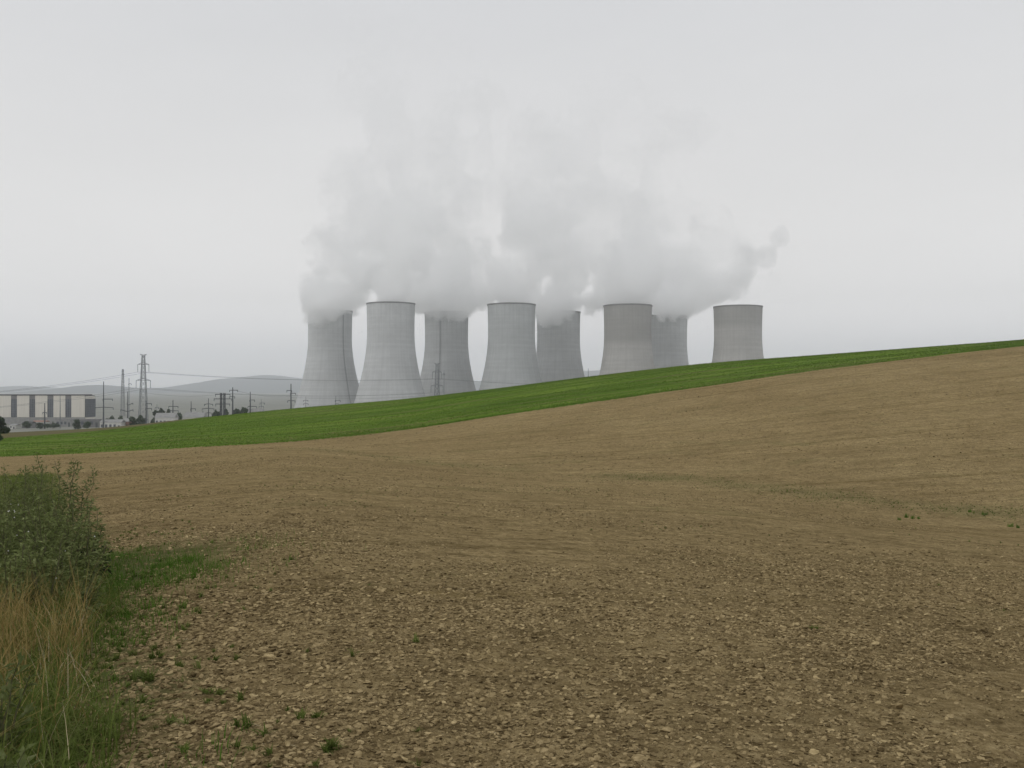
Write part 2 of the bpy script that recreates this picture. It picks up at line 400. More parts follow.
def terrain_base(x, y):
    x = np.asarray(x, float); y = np.asarray(y, float)
    x, y = np.broadcast_arrays(x, y)
    yy = np.maximum(y, 0.0)
    u = x / np.maximum(yy, 2.0)
    Dv, zv, Db, zb, Dc, zc = knots(u)
    zero = np.zeros_like(u)
    Dk = np.stack([zero, Dv * 0.45, Dv, Db, Dc, Dc + 70, Dc + 260, zero + 700, zero + 20000])
    Zk = np.stack([zero, zv * 0.49, zv, zb, zc, zc - 4.5 - 0.1 * np.maximum(zc, 0), np.minimum(zc - 12, PLAIN_Z + 5), zero + PLAIN_Z, zero + PLAIN_Z])
    h = np.diff(Dk, axis=0); d = np.diff(Zk, axis=0) / h
    m = np.zeros_like(Zk); m[0] = d[0]; m[-1] = 0
    for i in range(1, len(Dk) - 1):
        w1, w2 = 2*h[i] + h[i-1], h[i] + 2*h[i-1]
        ok = d[i-1] * d[i] > 0
        with np.errstate(divide='ignore', invalid='ignore'):
            m[i] = np.where(ok, (w1 + w2) / (w1 / np.where(ok, d[i-1], 1) + w2 / np.where(ok, d[i], 1)), 0)
    # soften the valley: the slope there is the mean of both sides
    m[2] = 0.5 * (d[1] + d[2])
    out = np.zeros_like(u)
    for i in range(len(Dk) - 1):
        t = np.clip((yy - Dk[i]) / h[i], 0, 1)
        z = ((2*t**3 - 3*t**2 + 1) * Zk[i] + (t**3 - 2*t**2 + t) * h[i] * m[i] + (-2*t**3 + 3*t**2) * Zk[i+1] + (t**3 - t**2) * h[i] * m[i+1])
        sel = (yy >= Dk[i]) if i else (yy >= -1)
        out = np.where(sel, z, out)
    return out
def terrain(x, y):
    x = np.asarray(x, float); y = np.asarray(y, float)
    z = terrain_base(x, y)
    near = np.clip(1 - y / 120.0, 0, 1)
    z = z + near * (0.06 * (fbm(x * 0.35, y * 0.35, 3, 3) - 0.5) + 0.05 * (fbm(x * 1.7, y * 1.7, 3, 9) - 0.5))
    z = z + np.clip(1 - y / 40.0, 0, 1) * 0.035 * (fbm(x * 7, y * 7, 3, 21) - 0.5)
    return z
def ground_hit(px, row):
    """where the photograph's line of sight through a pixel meets the ground"""
    u = (px - 512) / F; s = -(row - HOR) / F
    D = np.concatenate([np.linspace(2.5, 60, 1200), np.linspace(60.1, 320, 1200)])
    z = terrain_base(u * D, D)
    below = np.nonzero(EYE + s * D <= z)[0]
    return (u * D[below[0]], D[below[0]]) if len(below) else (u * 200, 200)

def sheet(name, mat, U, ylo, yhi, ts, jag=None):
    """fan-shaped sheet: columns U, from depth ylo(U) to yhi(U), rows at parameters ts"""
    T, UU = np.meshgrid(ts, U, indexing='ij')
    Y = ylo[None, :] * (1 - T) + yhi[None, :] * T
    X = UU * (Y + 3.0)
    Z = terrain(X, Y)
    nr, nc = X.shape
    i = np.arange(nr * nc).reshape(nr, nc)
    q = np.stack([i[:-1, :-1], i[:-1, 1:], i[1:, 1:], i[1:, :-1]], -1).reshape(-1, 4)
    v = np.stack([X, Y, Z], -1).reshape(-1, 3)
    o = mesh_np(name, v, q, mat, smooth=True)
    tag(o, kind='structure')
    return o, v

NC = 760
U = np.linspace(-0.80, 0.80, NC)
_, _, Db, _, Dc, _ = knots(U)
edge_jag = 3.2 * (fbm(U * 60, U * 0 + 3, 3, 5) - 0.5) + 2.6 * (fbm(U * 420, U * 0, 2, 6) - 0.5)
Yedge = Db + edge_jag
ts = np.linspace(0, 1, 620)
near_rows = (np.exp(ts * math.log(160.0)) - 1) / 159.0
field, fv = sheet('ploughed_field', SOIL, U, np.full(NC, -2.0), Yedge, near_rows)
Ycend = Dc + 45
crop, cv = sheet('crop_field', CROP, U, Yedge, Ycend, np.linspace(0, 1, 150))
far_t = np.concatenate([np.linspace(0, 0.06, 60), np.geomspace(0.0605, 1, 40)])
plain, pv = sheet('plain', PLAIN, U, Ycend, np.full(NC, 16000.0), far_t)
# where weeds film the soil: along the valley line
xf, yf = fv[:, 0], fv[:, 1]
Dvf = knots(xf / np.maximum(yf, 2))[0]
uf = xf / np.maximum(yf, 2)
wd = np.exp(-((yf - Dvf) / (1.4 + 0.03 * Dvf)) ** 2) * np.clip((fbm(xf * 0.22, yf * 0.16, 4, 31) - 0.30) * 2.6, 0, 1)
wd = np.where(uf < -0.24, wd * 0.3, wd)
verge = np.clip(1 - (xf + 0.415 * yf + 0.15 + 0.055 * np.maximum(yf - 11, 0) + 1.2 * (fbm(xf, yf, 3, 88) - 0.5) - 0.1) / 0.8, 0, 1) * (yf < 70)
patch = np.exp(-(((xf + 5.6) / 1.5) ** 2 + ((yf - 14.0) / 3.2) ** 2))
wd = np.clip(wd * 0.24 + verge * 0.7 + patch * 0.8, 0, 0.9)
a = field.data.attributes.new('weed', 'FLOAT', 'POINT'); a.data.foreach_set('value', wd.astype(np.float32))
# beyond the crop on the left lies a strip of bare earth
xc, yc = cv[:, 0], cv[:, 1]; uc = xc / yc
pxc = uc * F + 512
Dcc = knots(uc)[4]
bare = np.clip((yc - (Dcc - 62 + 0.30 * np.clip(pxc, 0, 400))) / 5, 0, 1) * np.clip((230 - pxc) / 60, 0, 1)
b_ = crop.data.attributes.new('bare', 'FLOAT', 'POINT'); b_.data.foreach_set('value', (bare * 0.85).astype(np.float32))

# far ridges
def ridge(D, depth, pts, seed, amp):
    px = np.arange(-420, 1440, 6.0)
    row = pchip([p[0] for p in pts], [p[1] for p in pts], px)
    ztop = zrow(row, D) + amp * (fbm(px * 0.05, px * 0 + seed, 5, seed) - 0.5)
    prof = np.array([(-1.0, 0), (-0.75, 0.12), (-0.5, 0.36), (-0.28, 0.68), (-0.12, 0.92), (0, 1), (0.15, 0.88), (0.4, 0.4), (0.6, 0)])
    yk = D + prof[:, 0] * depth
    X = (px[None, :] - 512) / F * D * np.ones((len(prof), 1)); Y = yk[:, None] * np.ones_like(X)
    Z = (PLAIN_Z - 6) + (ztop[None, :] - PLAIN_Z + 6) * prof[:, 1][:, None]
    Z = Z + np.where((prof[:, 1] < 0.99)[:, None], 18 * (fbm(X * 0.004, Y * 0.004, 3, seed) - 0.5) * prof[:, 1][:, None], 0)
    nr, nc = X.shape; i = np.arange(nr * nc).reshape(nr, nc)
    q = np.stack([i[:-1, :-1], i[:-1, 1:], i[1:, 1:], i[1:, :-1]], -1).reshape(-1, 4)
    o = mesh_np('hill', np.stack([X, Y, Z], -1).reshape(-1, 3), q, HILLM, smooth=True)
    tag(o, kind='structure')
ridge(14000, 3600, [(-420, 388), (-60, 388), (0, 388), (25, 386.3), (45, 387.6), (70, 390), (130, 389.5), (160, 388), (190, 385.5), (215, 380.5), (240, 377), (265, 375), (287, 376.5), (310, 379),
                   (360, 383), (420, 382), (482, 381), (540, 376), (590, 370.5), (640, 370), (700, 372), (800, 376), (1440, 380)], 2, 22)
ridge(10500, 1800, [(-420, 394), (30, 393.5), (55, 391), (75, 387), (100, 385), (125, 386.5), (150, 390.5), (190, 393), (260, 394), (1440, 394)], 8, 12)

# ---------------------------------------------------------------- cooling towers
TOWER_H = 132.0
def tower_radius(z):
    # hyperboloid: throat at 74 % of the height
    zt = 0.735 * TOWER_H; rt = 28.4
    b = np.where(z < zt, 72.0, 150.0)
    return rt * np.sqrt(1 + ((z - zt) / b) ** 2)
def make_tower(px, toprow, D, label, tint, topband, ladder_az, name='cooling_tower'):
    p = at(px, toprow, D)
    base = p.z - TOWER_H
    root = empty(name, (p.x, p.y, base), label, 'cooling tower', 'cooling towers of the power station')
    n = 112
    zz = np.linspace(0, TOWER_H - 1.6, 56)
    rr = tower_radius(zz)
    ang = np.arange(n) * 2 * pi / n
    # outer and inner skins of the shell joined at the foot
    prof_r = np.concatenate([rr[::-1] - 0.9, rr]); prof_z = np.concatenate([zz[::-1], zz])
    def lathe(pr, pz, closed=False):
        v = np.stack([pr[:, None] * np.cos(ang), pr[:, None] * np.sin(ang), pz[:, None] * np.ones(n)], -1).reshape(-1, 3)
        m = len(pr); i = np.arange(m * n).reshape(m, n); j = np.roll(i, -1, axis=1)
        a_, b_, c_, d_ = i[:-1], j[:-1], j[1:], i[1:]
        q = np.stack([a_, b_, c_, d_], -1).reshape(-1, 4)
        if closed: q = np.concatenate([q, np.stack([i[-1], j[-1], j[0], i[0]], -1)])
        return v, q
    m = concrete_material('tower_concrete', tint, topband)
    v, q = lathe(prof_r, prof_z)
    mesh_np('shell', v, q, m, root, True)
    r1 = tower_radius(np.array([TOWER_H]))[0]
    v, q = lathe(np.array([r1 - 1.1, r1 + 0.35, r1 + 0.45, r1 - 1.0, r1 - 1.1]), np.array([TOWER_H - 1.57, TOWER_H - 1.57, TOWER_H, TOWER_H, TOWER_H - 1.57]))
    mesh_np('rim', v, q, RIMM, root)
    if ladder_az is not None:
        lb = MB(); zl = np.linspace(6, TOWER_H - 1, 40); rl = tower_radius(zl) + 0.6
        for s in (-0.55, 0.55):
            lb.tube(np.stack([rl * sin(ladder_az) + s * cos(ladder_az), -rl * cos(ladder_az) + s * sin(ladder_az), zl], -1), 0.15, 4)
        for k in range(1, 40):
            r_ = rl[k]; c_ = np.array([r_ * sin(ladder_az), -r_ * cos(ladder_az), zl[k]]); dx = np.array([cos(ladder_az), sin(ladder_az), 0]) * 0.55
            lb.bar(c_ - dx, c_ + dx, 0.1, 4)
        lb.build('ladder', STEEL, root)
    return root
GREY = (0.51, 0.52, 0.52); WARM = (0.43, 0.423, 0.405); DKG = (0.44, 0.455, 0.455)
TOWERS = [
    (330, 311, 1310, 'cooling tower at the far left of the row, its top wrapped in steam', GREY, None, 0.80),
    (390.8, 303.5, 1200, 'tall pale cooling tower second from the left, bare rim below the steam', GREY, None, None),
    (446.5, 312.5, 1315, 'cooling tower third from the left with a lattice pylon in front', GREY, None, -0.22),
    (511.5, 304.5, 1205, 'fourth cooling tower from the left, steam spilling over its right shoulder', DKG, None, None),
    (558.5, 312, 1320, 'fifth cooling tower from the left, partly behind the fourth one', GREY, None, None),
    (627.8, 305.5, 1200, 'third cooling tower from the right, brownish grey with dark upper band', WARM, 92, None),
    (665.5, 316, 1330, 'second cooling tower from the right, half hidden behind a brownish one', GREY, None, None),
    (738, 306.5, 1205, 'rightmost cooling tower, idle and clear of steam, standing apart', WARM, 112, None)]
tower_tops = []
for tw in TOWERS:
    make_tower(tw[0], tw[1], tw[2], tw[3], tw[4], tw[5], tw[6])
    tower_tops.append(at(tw[0], tw[1], tw[2]))

# ---------------------------------------------------------------- turbine hall on the left
def gz(x, y): return float(terrain_base(np.array(x), np.array(y)))
hall_D = 900.0
sc = hall_D / F                              # metres per picture pixel at the hall
X_ = lambda px: (px - 512) * sc
hz0 = PLAIN_Z
hall = empty('turbine_hall', (X_(30), hall_D, hz0), 'long cream industrial hall with dark window strips behind the field', 'building')
ztop = EYE - (394.4 - HOR) * sc - hz0        # roof height above the plain
def hx(px): return X_(px) - X_(30)
zwin0, zwin1 = EYE - (417.3 - HOR) * sc - hz0, EYE - (399.0 - HOR) * sc - hz0
b = MB(); b.box(hx(-75), hx(84.5), 1.2, 22.5, 0, ztop - 1.0); b.build('core_wall', GREYCLAD, hall)
b = MB(); b.box(hx(-77), hx(84.9), -0.3, 16, ztop - 1.0, ztop); b.build('roof', ROOFM, hall)
strips = [(-61.5, -55), (-43, -37), (-25, -19), (-7, -1), (11, 17), (29.3, 35.2), (47.4, 53.4), (65.3, 71.3)]
prev = -75
pan_top = ztop - 1.004
for k, (s0, s1) in enumerate(strips):
    b = MB(); b.box(hx(prev), hx(s0) - 0.02, 0, 1.19, 6.0, pan_top); o = b.build('wall_panel', PANEL, hall)
    # seams of the cladding sheets
    w = MB(); w.box(hx(s0), hx(s1), 0.5, 1.19, zwin0, zwin1); win = w.build('window', GLAZE, hall)
    mm = MB()
    nb = 3 if k < 8 else 6
    for j in range(nb + 1):
        xx = hx(s0) + (hx(s1) - hx(s0)) * j / nb
        mm.box(xx - 0.14, xx + 0.14, 0.25, 0.498, zwin0, zwin1)
    for j in range(9):
        zz_ = zwin0 + (zwin1 - zwin0) * j / 8
        mm.box(hx(s0), hx(s1), 0.3, 0.497, zz_ - 0.1, zz_ + 0.1)
    mm.build('window_frame', MULL, win)
    b = MB(); b.box(hx(s0), hx(s1), 0.2, 1.19, zwin1 + 0.01, pan_top if k < 8 else zwin1 + 0.6); b.build('lintel_panel', GREYCLAD, hall)
    b = MB(); b.box(hx(s0), hx(s1), 0.1, 1.19, 6.0, zwin0 - 0.01); b.build('apron_panel', PANEL, hall)
    prev = s1 + 0.02
b = MB(); b.box(hx(prev), hx(84.5) - 0.02, 0, 1.19, 6.0, pan_top); b.build('wall_panel', PANEL, hall)
xe = hx(84.5)
b = MB(); b.box(xe + 0.002, xe + 0.6, 1.6, 22.2, zwin0, zwin1); win = b.build('end_window', GLAZE, hall)
mm = MB()
for j in range(7): yy_ = 1.6 + 20.6 * j / 6; mm.box(xe + 0.602, xe + 0.8, yy_ - 0.14, yy_ + 0.14, zwin0, zwin1)
for j in range(9): zz_ = zwin0 + (zwin1 - zwin0) * j / 8; mm.box(xe + 0.602, xe + 0.78, 1.6, 22.2, zz_ - 0.1, zz_ + 0.1)
mm.build('window_frame', MULL, win)
b = MB(); b.box(xe + 0.002, xe + 0.5, 1.6, 22.2, zwin1 + 0.01, zwin1 + 2.6); b.build('lintel_panel', PANEL, hall)
b = MB(); b.box(xe + 0.002, xe + 0.5, 1.6, 22.2, 0, zwin0 - 0.01); b.build('apron_panel', PANEL, hall)
b = MB(); b.box(hx(-75), hx(84.4), 0.3, 1.19, 0, 5.98); b.build('plinth', GREYROOF, hall)

def shed(px0, px1, row_top, D, height, label, wallm, roofm, depth=9, nwin=4, gable=True, name='shed'):
    x0, x1 = (px0 - 512) * D / F, (px1 - 512) * D / F
    zt = EYE - (row_top - HOR) * D / F
    z0 = gz((x0 + x1) / 2, D)
    if zt - z0 < 2.0: zt = z0 + height
    h = zt - z0
    r = empty(name, ((x0 + x1) / 2, D, z0), label, 'building')
    w = (x1 - x0) / 2; rh = 0.28 * h if gable else 0.3
    b = MB(); b.box(-w, w, 0, depth, -0.6, h - rh); b.build('wall', wallm, r)
    b = MB()
    if gable:
        o_ = 0.4
        v = [(-w-o_, -o_, h-rh+0.003), (w+o_, -o_, h-rh+0.003), (w+o_, depth/2, h), (-w-o_, depth/2, h), (-w-o_, depth+o_, h-rh+0.003), (w+o_, depth+o_, h-rh+0.003)]
        b.add(v, [(0,1,2,3), (3,2,5,4), (0,4,5,1)], [(0,3,4), (1,5,2)])
    else: b.box(-w-0.3, w+0.3, -0.3, depth+0.3, h-rh+0.003, h)
    b.build('roof', roofm, r)
    for k in range(nwin):
        cx = -w + (k + 0.5) * 2 * w / nwin; ww = 0.55 * w / nwin
        if k == nwin - 1:
            b = MB(); b.box(cx - ww*0.8, cx + ww*0.8, -0.08, 0.05, 0, 0.62*(h-rh)); b.build('door', DARKSTEEL, r)
        else:
            b = MB(); b.box(cx - ww, cx + ww, -0.06, 0.05, 0.35*(h-rh), 0.75*(h-rh)); b.build('window', GLAZE, r)
    return r
shed(155, 174.5, 413.0, 770, 5, 'low white shed with a long roof at the foot of the trees', WHITEW, GREYROOF, nwin=5)
shed(184, 203.5, 412.3, 790, 5, 'low pale shed right of the white shed below the poles', WHITEW, GREYROOF, nwin=4)
shed(100, 121, 419.5, 760, 6, 'low pale outbuilding in front of the pole beside the hall', WHITEW, GREYROOF, nwin=5)
shed(121.5, 129, 418.5, 770, 6, 'small faded red outbuilding right of the low pale one', REDW, GREYROOF, nwin=2)
shed(246, 262, 408.5, 830, 5, 'low pale shed at the field crest under the right poles', WHITEW, GREYROOF, nwin=4)
shed(80, 99, 419.0, 815, 6, 'grey flat outbuilding at the right foot of the hall', GREYCLAD, GREYROOF, nwin=4, gable=False)
shed(56, 71, 419.5, 830, 6, 'flat grey annex in front of the hall windows', GREYROOF, GREYCLAD, nwin=4, gable=False)
shed(22, 31, 421.5, 800, 6, 'small dark gabled shed before the hall', GREYCLAD, ROOFM, nwin=2)
shed(9.5, 15.5, 424.0, 785, 4, 'tiny white hut near the left shrub before the hall', WHITEW, GREYROOF, nwin=2)
shed(32, 45, 420.5, 845, 5, 'low white gabled outbuilding before the hall left of the slim pole', WHITEW, REDW, nwin=3)

# ---------------------------------------------------------------- pylons, poles, cables
def lattice(mb, w, z0, z1, wb, wt, n, r, rb):
    lv = np.linspace(0, 1, n + 1)
    for i in range(n):
        a, b2 = lv[i], lv[i+1]; wa, wb_ = wb + (wt - wb) * a, wb + (wt - wb) * b2
        za, zb_ = z0 + (z1 - z0) * a, z0 + (z1 - z0) * b2
        ca = [(-wa, -wa), (wa, -wa), (wa, wa), (-wa, wa)]; cb = [(-wb_, -wb_), (wb_, -wb_), (wb_, wb_), (-wb_, wb_)]
        for k in range(4):
            l = (k + 1) % 4
            mb.bar((*ca[k], za), (*cb[k], zb_), r)
            mb.bar((*ca[k], za), (*cb[l], zb_), rb); mb.bar((*ca[l], za), (*cb[k], zb_), rb)
            mb.bar((*cb[k], zb_), (*cb[l], zb_), rb)
def make_pylon(px, toprow, D, label, s=1.0):
    p = at(px, toprow, D); z0 = gz(p.x, p.y)
    H = p.z - z0
    root = empty('lattice_pylon', (p.x, p.y, z0), label, 'pylon', 'lattice pylons of the power line', rz=radians(8))
    zt = lambda dz: H - dz                      # metres below the top
    b = MB(); lattice(b, 1, 0, zt(20.5), 3.4, 1.75, 7, 0.22, 0.10); b.build('lower_body', STEEL, root)
    b = MB(); lattice(b, 1, zt(20.5), zt(1.0), 1.75, 0.95, 7, 0.19, 0.10); b.build('upper_body', STEEL, root)
    tips = []
    for dz, half, ins in ((8.0, 4.2, 6.0), (20.5, 5.4, 6.0)):
        a = MB(); zc = zt(dz)
        for s_ in (-1, 1):
            for yy in (-0.9, 0.9):
                a.bar((0, yy, zc), (s_ * half, 0, zc), 0.17); a.bar((0, yy, zc + 1.7), (s_ * half, 0, zc), 0.14)
            for f in (0.35, 0.65):
                a.bar((s_ * half * f, 0.9 * (1 - f), zc), (s_ * half * f, 0, zc + 1.7 * (1 - f)), 0.10)
        a.build('crossarm', STEEL, root)
        for s_ in (-1, 1):
            g = MB(); pts = np.array([(s_ * half, 0, zc - ins * t) for t in np.linspace(0, 1, 25)])
            g.tube(pts, 0.12 + 0.14 * (np.arange(25) % 2), 6); g.build('insulator', GLASSINS, root)
            tips.append((s_ * half, zc - ins))
    a = MB(); zc = zt(0.6)
    for s_ in (-1, 1):
        a.bar((0, 0, zc - 1.6), (s_ * 2.4, 0, zc + 0.6), 0.2); a.bar((0, 0, zc), (s_ * 2.4, 0, zc + 0.6), 0.2)
    a.build('earth_wire_peak', STEEL, root)
    return root, tips
pyA, tipsA = make_pylon(143.3, 354.2, 780, 'tall lattice pylon standing above the low sheds left of the towers')
pyB, tipsB = make_pylon(437, 363.3, 905, 'lattice pylon in front of the third cooling tower')
def wpt(root, t): return Vector((root.location.x + t[0] * cos(0.14), root.location.y + t[0] * sin(0.14), root.location.z + t[1]))
def cable(a, b, sag, label, r=0.075, grp='overhead cables', name='overhead_cable'):
    n = 40; m = MB(); t = np.linspace(0, 1, n)
    pts = np.array(a)[None] * (1 - t[:, None]) + np.array(b)[None] * t[:, None]
    pts[:, 2] -= sag * 4 * t * (1 - t)
    m.tube(pts, r, 4)
    o = m.build(name, CABLE); tag(o, label, 'cable', grp)
for k, (ta, tb) in enumerate(zip(tipsA, tipsB)):
    up = 'upper' if k < 2 else 'lower'
    cable(wpt(pyA, ta), wpt(pyB, tb), 3.6 if k < 2 else 4.6, f'{up} cable sagging from the tall left pylon towards the third tower', grp=f'{up} cables between the lattice pylons')
    end = at(-60 + (k % 2) * 8, 396 if k < 2 else 411, 760 + 10 * (k % 2))
    cable(wpt(pyA, ta), end, 2.4, f'{up} cable running from the tall left pylon over the hall', grp=f'{up} cables over the hall')
    endr = at(700 + (k % 2) * 6, 384 if k < 2 else 400, 1060)
    cable(wpt(pyB, tb), endr, 4, f'{up} cable crossing the towers right of their pylon', grp=f'{up} cables right of the far pylon')

def make_pole(px, toprow, D, label, arms, r=0.42, mat=None, lat=0.0, name='power_pole', grp='poles of the switchyard'):
    """arms: (metres below top, left reach, right reach, droop)"""
    mat = mat or DARKSTEEL
    p = at(px, toprow, D); z0 = gz(p.x, p.y); H = p.z - z0
    root = empty(name, (p.x, p.y, z0), label, 'pole', grp)
    b = MB()
    if lat: lattice(b, 1, 0, H * 0.985, lat, lat * 0.35, max(6, int(H / 4)), 0.20, 0.10)
    else: b.tube([(0, 0, -0.3), (0, 0, H * 0.5), (0, 0, H)], [r * 1.35, r, r * 0.55], 8)
    b.build('mast', mat, root)
    for dz, lf, rt_, dr in arms:
        a = MB(); z = H - dz
        if lf: a.bar((0.3, 0, z), (-lf, 0, z - dr), 0.26)
        if rt_: a.bar((-0.3, 0, z + 0.001), (rt_, 0, z - dr), 0.26)
        a.build('crossarm', mat, root)
        for s_, ln in ((-1, lf), (1, rt_)):
            if ln:
                g = MB(); g.tube([(s_ * ln * 0.97, 0, z - dr), (s_ * ln * 0.97, 0, z - dr - 1.5)], 0.26, 6); g.build('insulator', GLASSINS, root)
    return root
make_pole(103.6, 381.5, 760, 'slim dark pole with two crooked crossarms right of the hall', [(13.4, 0.5, 7.0, 0), (19.5, 6.8, 7.6, 0.6)], 0.5)
make_pole(122.8, 368.5, 1150, 'thin pale lattice mast left of the tall pylon', [], mat=STEEL, lat=2.0)
make_pole(129.0, 378.0, 1120, 'thin pale mast with one arm just left of the tall pylon', [(6.5, 0.4, 2.6, 0)], 0.5, mat=STEEL)
make_pole(127.6, 391.5, 790, 'short dark pole with raised side arms below the pale masts', [(11, 0.4, 4.4, -1.8), (16, 5.5, 4.6, -1.6)], 0.4)
make_pole(146.2, 400.5, 745, 'dark stub pole with two short arms at the foot of the tall pylon', [(2.4, 0.4, 4.2, 0), (6.0, 0.4, 4.2, 0)], 0.5)
make_pole(173.0, 400.0, 800, 'dark pole with crossarms behind the white shed', [(5.2, 3.6, 4.2, 0), (8.6, 2.2, 4.4, 0)], 0.5)
make_pole(191.2, 401.3, 800, 'dark pole with a right-hand arm above the right pale shed', [(6.0, 0.4, 3.6, 0), (9.0, 2.4, 3.6, 0)], 0.42)
make_pole(208.5, 398.3, 805, 'pole with three pairs of drooping arms left of the twin-column gantry', [(4.4, 3.4, 3.6, 0.5), (8.0, 5.2, 4.6, 0.6), (11.6, 3.4, 3.6, 0.5)], 0.42)
make_pole(232.7, 387.3, 815, 'tall dark pole with a short top arm right of the gantry', [(2.4, 2.6, 4.2, 0), (7.6, 2.6, 1.8, 0.2)], 0.62)
make_pole(250.3, 391.8, 830, 'dark pole with arms above the low pale shed on the crest', [(6.8, 0.5, 3.6, 0), (12.0, 2.0, 5.4, 0.3)], 0.58)
make_pole(261.3, 399.0, 900, 'faint thin pole right of the crest shed', [(3.6, 1.2, 3.0, 0), (6.5, 2.0, 2.0, 0)], 0.32, mat=STEEL)
make_pole(291.0, 383.8, 800, 'tall dark pole just left of the first cooling tower', [(5.4, 3.4, 0.6, 0), (7.6, 0.5, 3.8, 0), (13.5, 2.8, 3.4, 0.2)], 0.62)
make_pole(305.8, 396.5, 900, 'faint pole in front of the first cooling tower foot', [(3.4, 2.0, 2.0, 0), (6.4, 2.2, 2.2, 0)], 0.34, mat=STEEL)
make_pole(335.8, 396.0, 905, 'faint pole with right arms before the gap of the first two towers', [(4.0, 0.5, 4.2, 0), (7.0, 0.5, 2.6, 0)], 0.34, mat=STEEL)
make_pole(444.0, 370.5, 930, 'thin pole beside the pylon at the third cooling tower', [(3.0, 0.8, 0.8, 0)], 0.30, mat=STEEL)
make_pole(588.3, 368.5, 1500, 'distant thin mast in the gap between fifth tower and brownish tower', [], 0.55, mat=STEEL)
make_pole(44.8, 403.0, 790, 'short dark pylon-like pole before the hall windows', [(7.5, 1.6, 1.6, 0)], 0.55)
make_pole(60.2, 394.0, 800, 'thin pale lamp mast before the hall panels', [], 0.34, mat=STEEL)
make_pole(157.0, 404.0, 860, 'thin faint pole between the tall pylon and the trees', [(3.0, 1.6, 1.6, 0)], 0.3, mat=STEEL)
# twin-column gantry
p = at(222.8, 393.2, 812); z0 = gz(p.x, p.y); H = p.z - z0
ga = empty('gantry', (p.x, p.y, z0), 'dense twin-column gantry with three pairs of side arms', 'gantry')
for s_ in (-1.35, 1.35):
    b = MB(); lattice(b, 1, 0, H, 0.75, 0.6, 9, 0.20, 0.14)
    o = b.build('column', DARKSTEEL, ga); o.location.x = s_
for dz, hw in ((0.9, 6.2), (4.6, 7.4), (8.8, 6.0)):
    b = MB(); b.box(-hw, hw, -0.25, 0.25, H - dz - 0.3, H - dz + 0.25); b.build('crossarm', DARKSTEEL, ga)
    for s_ in (-1, 1):
        g = MB(); g.tube([(s_ * hw * 0.95, 0, H - dz - 0.3), (s_ * hw * 0.95, 0, H - dz - 2.0)], 0.24, 6); g.build('insulator', GLASSINS, ga)
for a_, b_, l_ in ((( 232.7, 389.5, 815), (291, 396.5, 800), 'low cable between the two tall dark poles'), ((291, 397.5, 800), (437, 394.5, 905), 'low cable from the tall dark pole past the first two towers'),
                   ((222.8, 394.2, 812), (143.5, 392.5, 780), 'low cable from the gantry back to the tall pylon')):
    cable(at(*a_), at(*b_), 2.2, l_, 0.07)

# ---------------------------------------------------------------- trees and shrubs in the distance
def leaf_cloud(lobes, n, size, r):
    """small leaf clumps spread through a set of ellipsoid lobes (cx,cy,cz,rx,ry,rz)"""
    lobes = np.array(lobes, float); vol = lobes[:, 3] * lobes[:, 4] * lobes[:, 5]
    k = r.choice(len(lobes), n, p=vol / vol.sum())
    d = r.normal(size=(n, 3)); d /= np.linalg.norm(d, axis=1)[:, None]
    rad = r.random(n) ** 0.45
    c = lobes[k, :3] + d * lobes[k, 3:] * rad[:, None]
    nn = r.normal(size=(n, 3)); nn /= np.linalg.norm(nn, axis=1)[:, None]
    t = np.cross(nn, r.normal(size=(n, 3))); t /= np.linalg.norm(t, axis=1)[:, None]
    w = np.cross(nn, t); s = size * (0.55 + 0.9 * r.random(n))[:, None]
    v = np.stack([c - t*s, c - w*s*0.6 + nn*s*0.15, c + t*s, c + w*s*0.6 + nn*s*0.15], 1).reshape(-1, 3)
    q = np.arange(n * 4).reshape(n, 4)
    return v, q
def make_tree(px, row_top, D, wpx, label, seed, tall=True, name='tree', n=1300, cat='tree', grp=None, mat=None):
    r = np.random.default_rng(seed)
    p = at(px, row_top, D); z0 = gz(p.x, p.y); H = max(p.z - z0, 2.0); W = wpx * D / F / 2
    root = empty(name, (p.x, p.y, z0), label, cat, grp)
    b = MB(); tr = 0.03 * H + 0.05
    b.tube([(0, 0, -0.3), (0.02*H, 0, 0.3*H), (-0.01*H, 0.02*H, 0.75*H)], [tr, tr*0.75, tr*0.25], 7)
    for k in range(5):
        a = k * 2.4 + r.random(); z = H * (0.22 + 0.11 * k)
        b.tube([(0.01*H, 0, z), (0.35*W*cos(a), 0.35*W*sin(a), z + 0.12*H), (0.65*W*cos(a), 0.65*W*sin(a), z + 0.2*H)], [tr*0.45, tr*0.3, tr*0.12], 5)
    b.build('trunk', BARK, root)
    lobes = []
    for k in range(11):
        f = r.random(); a = r.random() * 2 * pi
        z = H * ((0.22 if tall else 0.16) + 0.62 * f); spread = W * (0.62 if f < 0.6 else 0.4) * r.random() ** 0.5
        rr = W * (0.34 + 0.24 * r.random())
        lobes.append((spread * cos(a), spread * sin(a), z, rr, rr, min(rr * 0.9, H * 0.2)))
    lobes.append((0, 0, H * 0.86, W * 0.3, W * 0.3, H * 0.13))
    v, q = leaf_cloud(lobes, n, 0.055 * H + 0.03 * W, r)
    v[:, 2] = np.maximum(v[:, 2], 0.02)
    o = mesh_np('crown', v, q, mat or LEAF_TREE, root); o['kind'] = 'stuff'
    return root
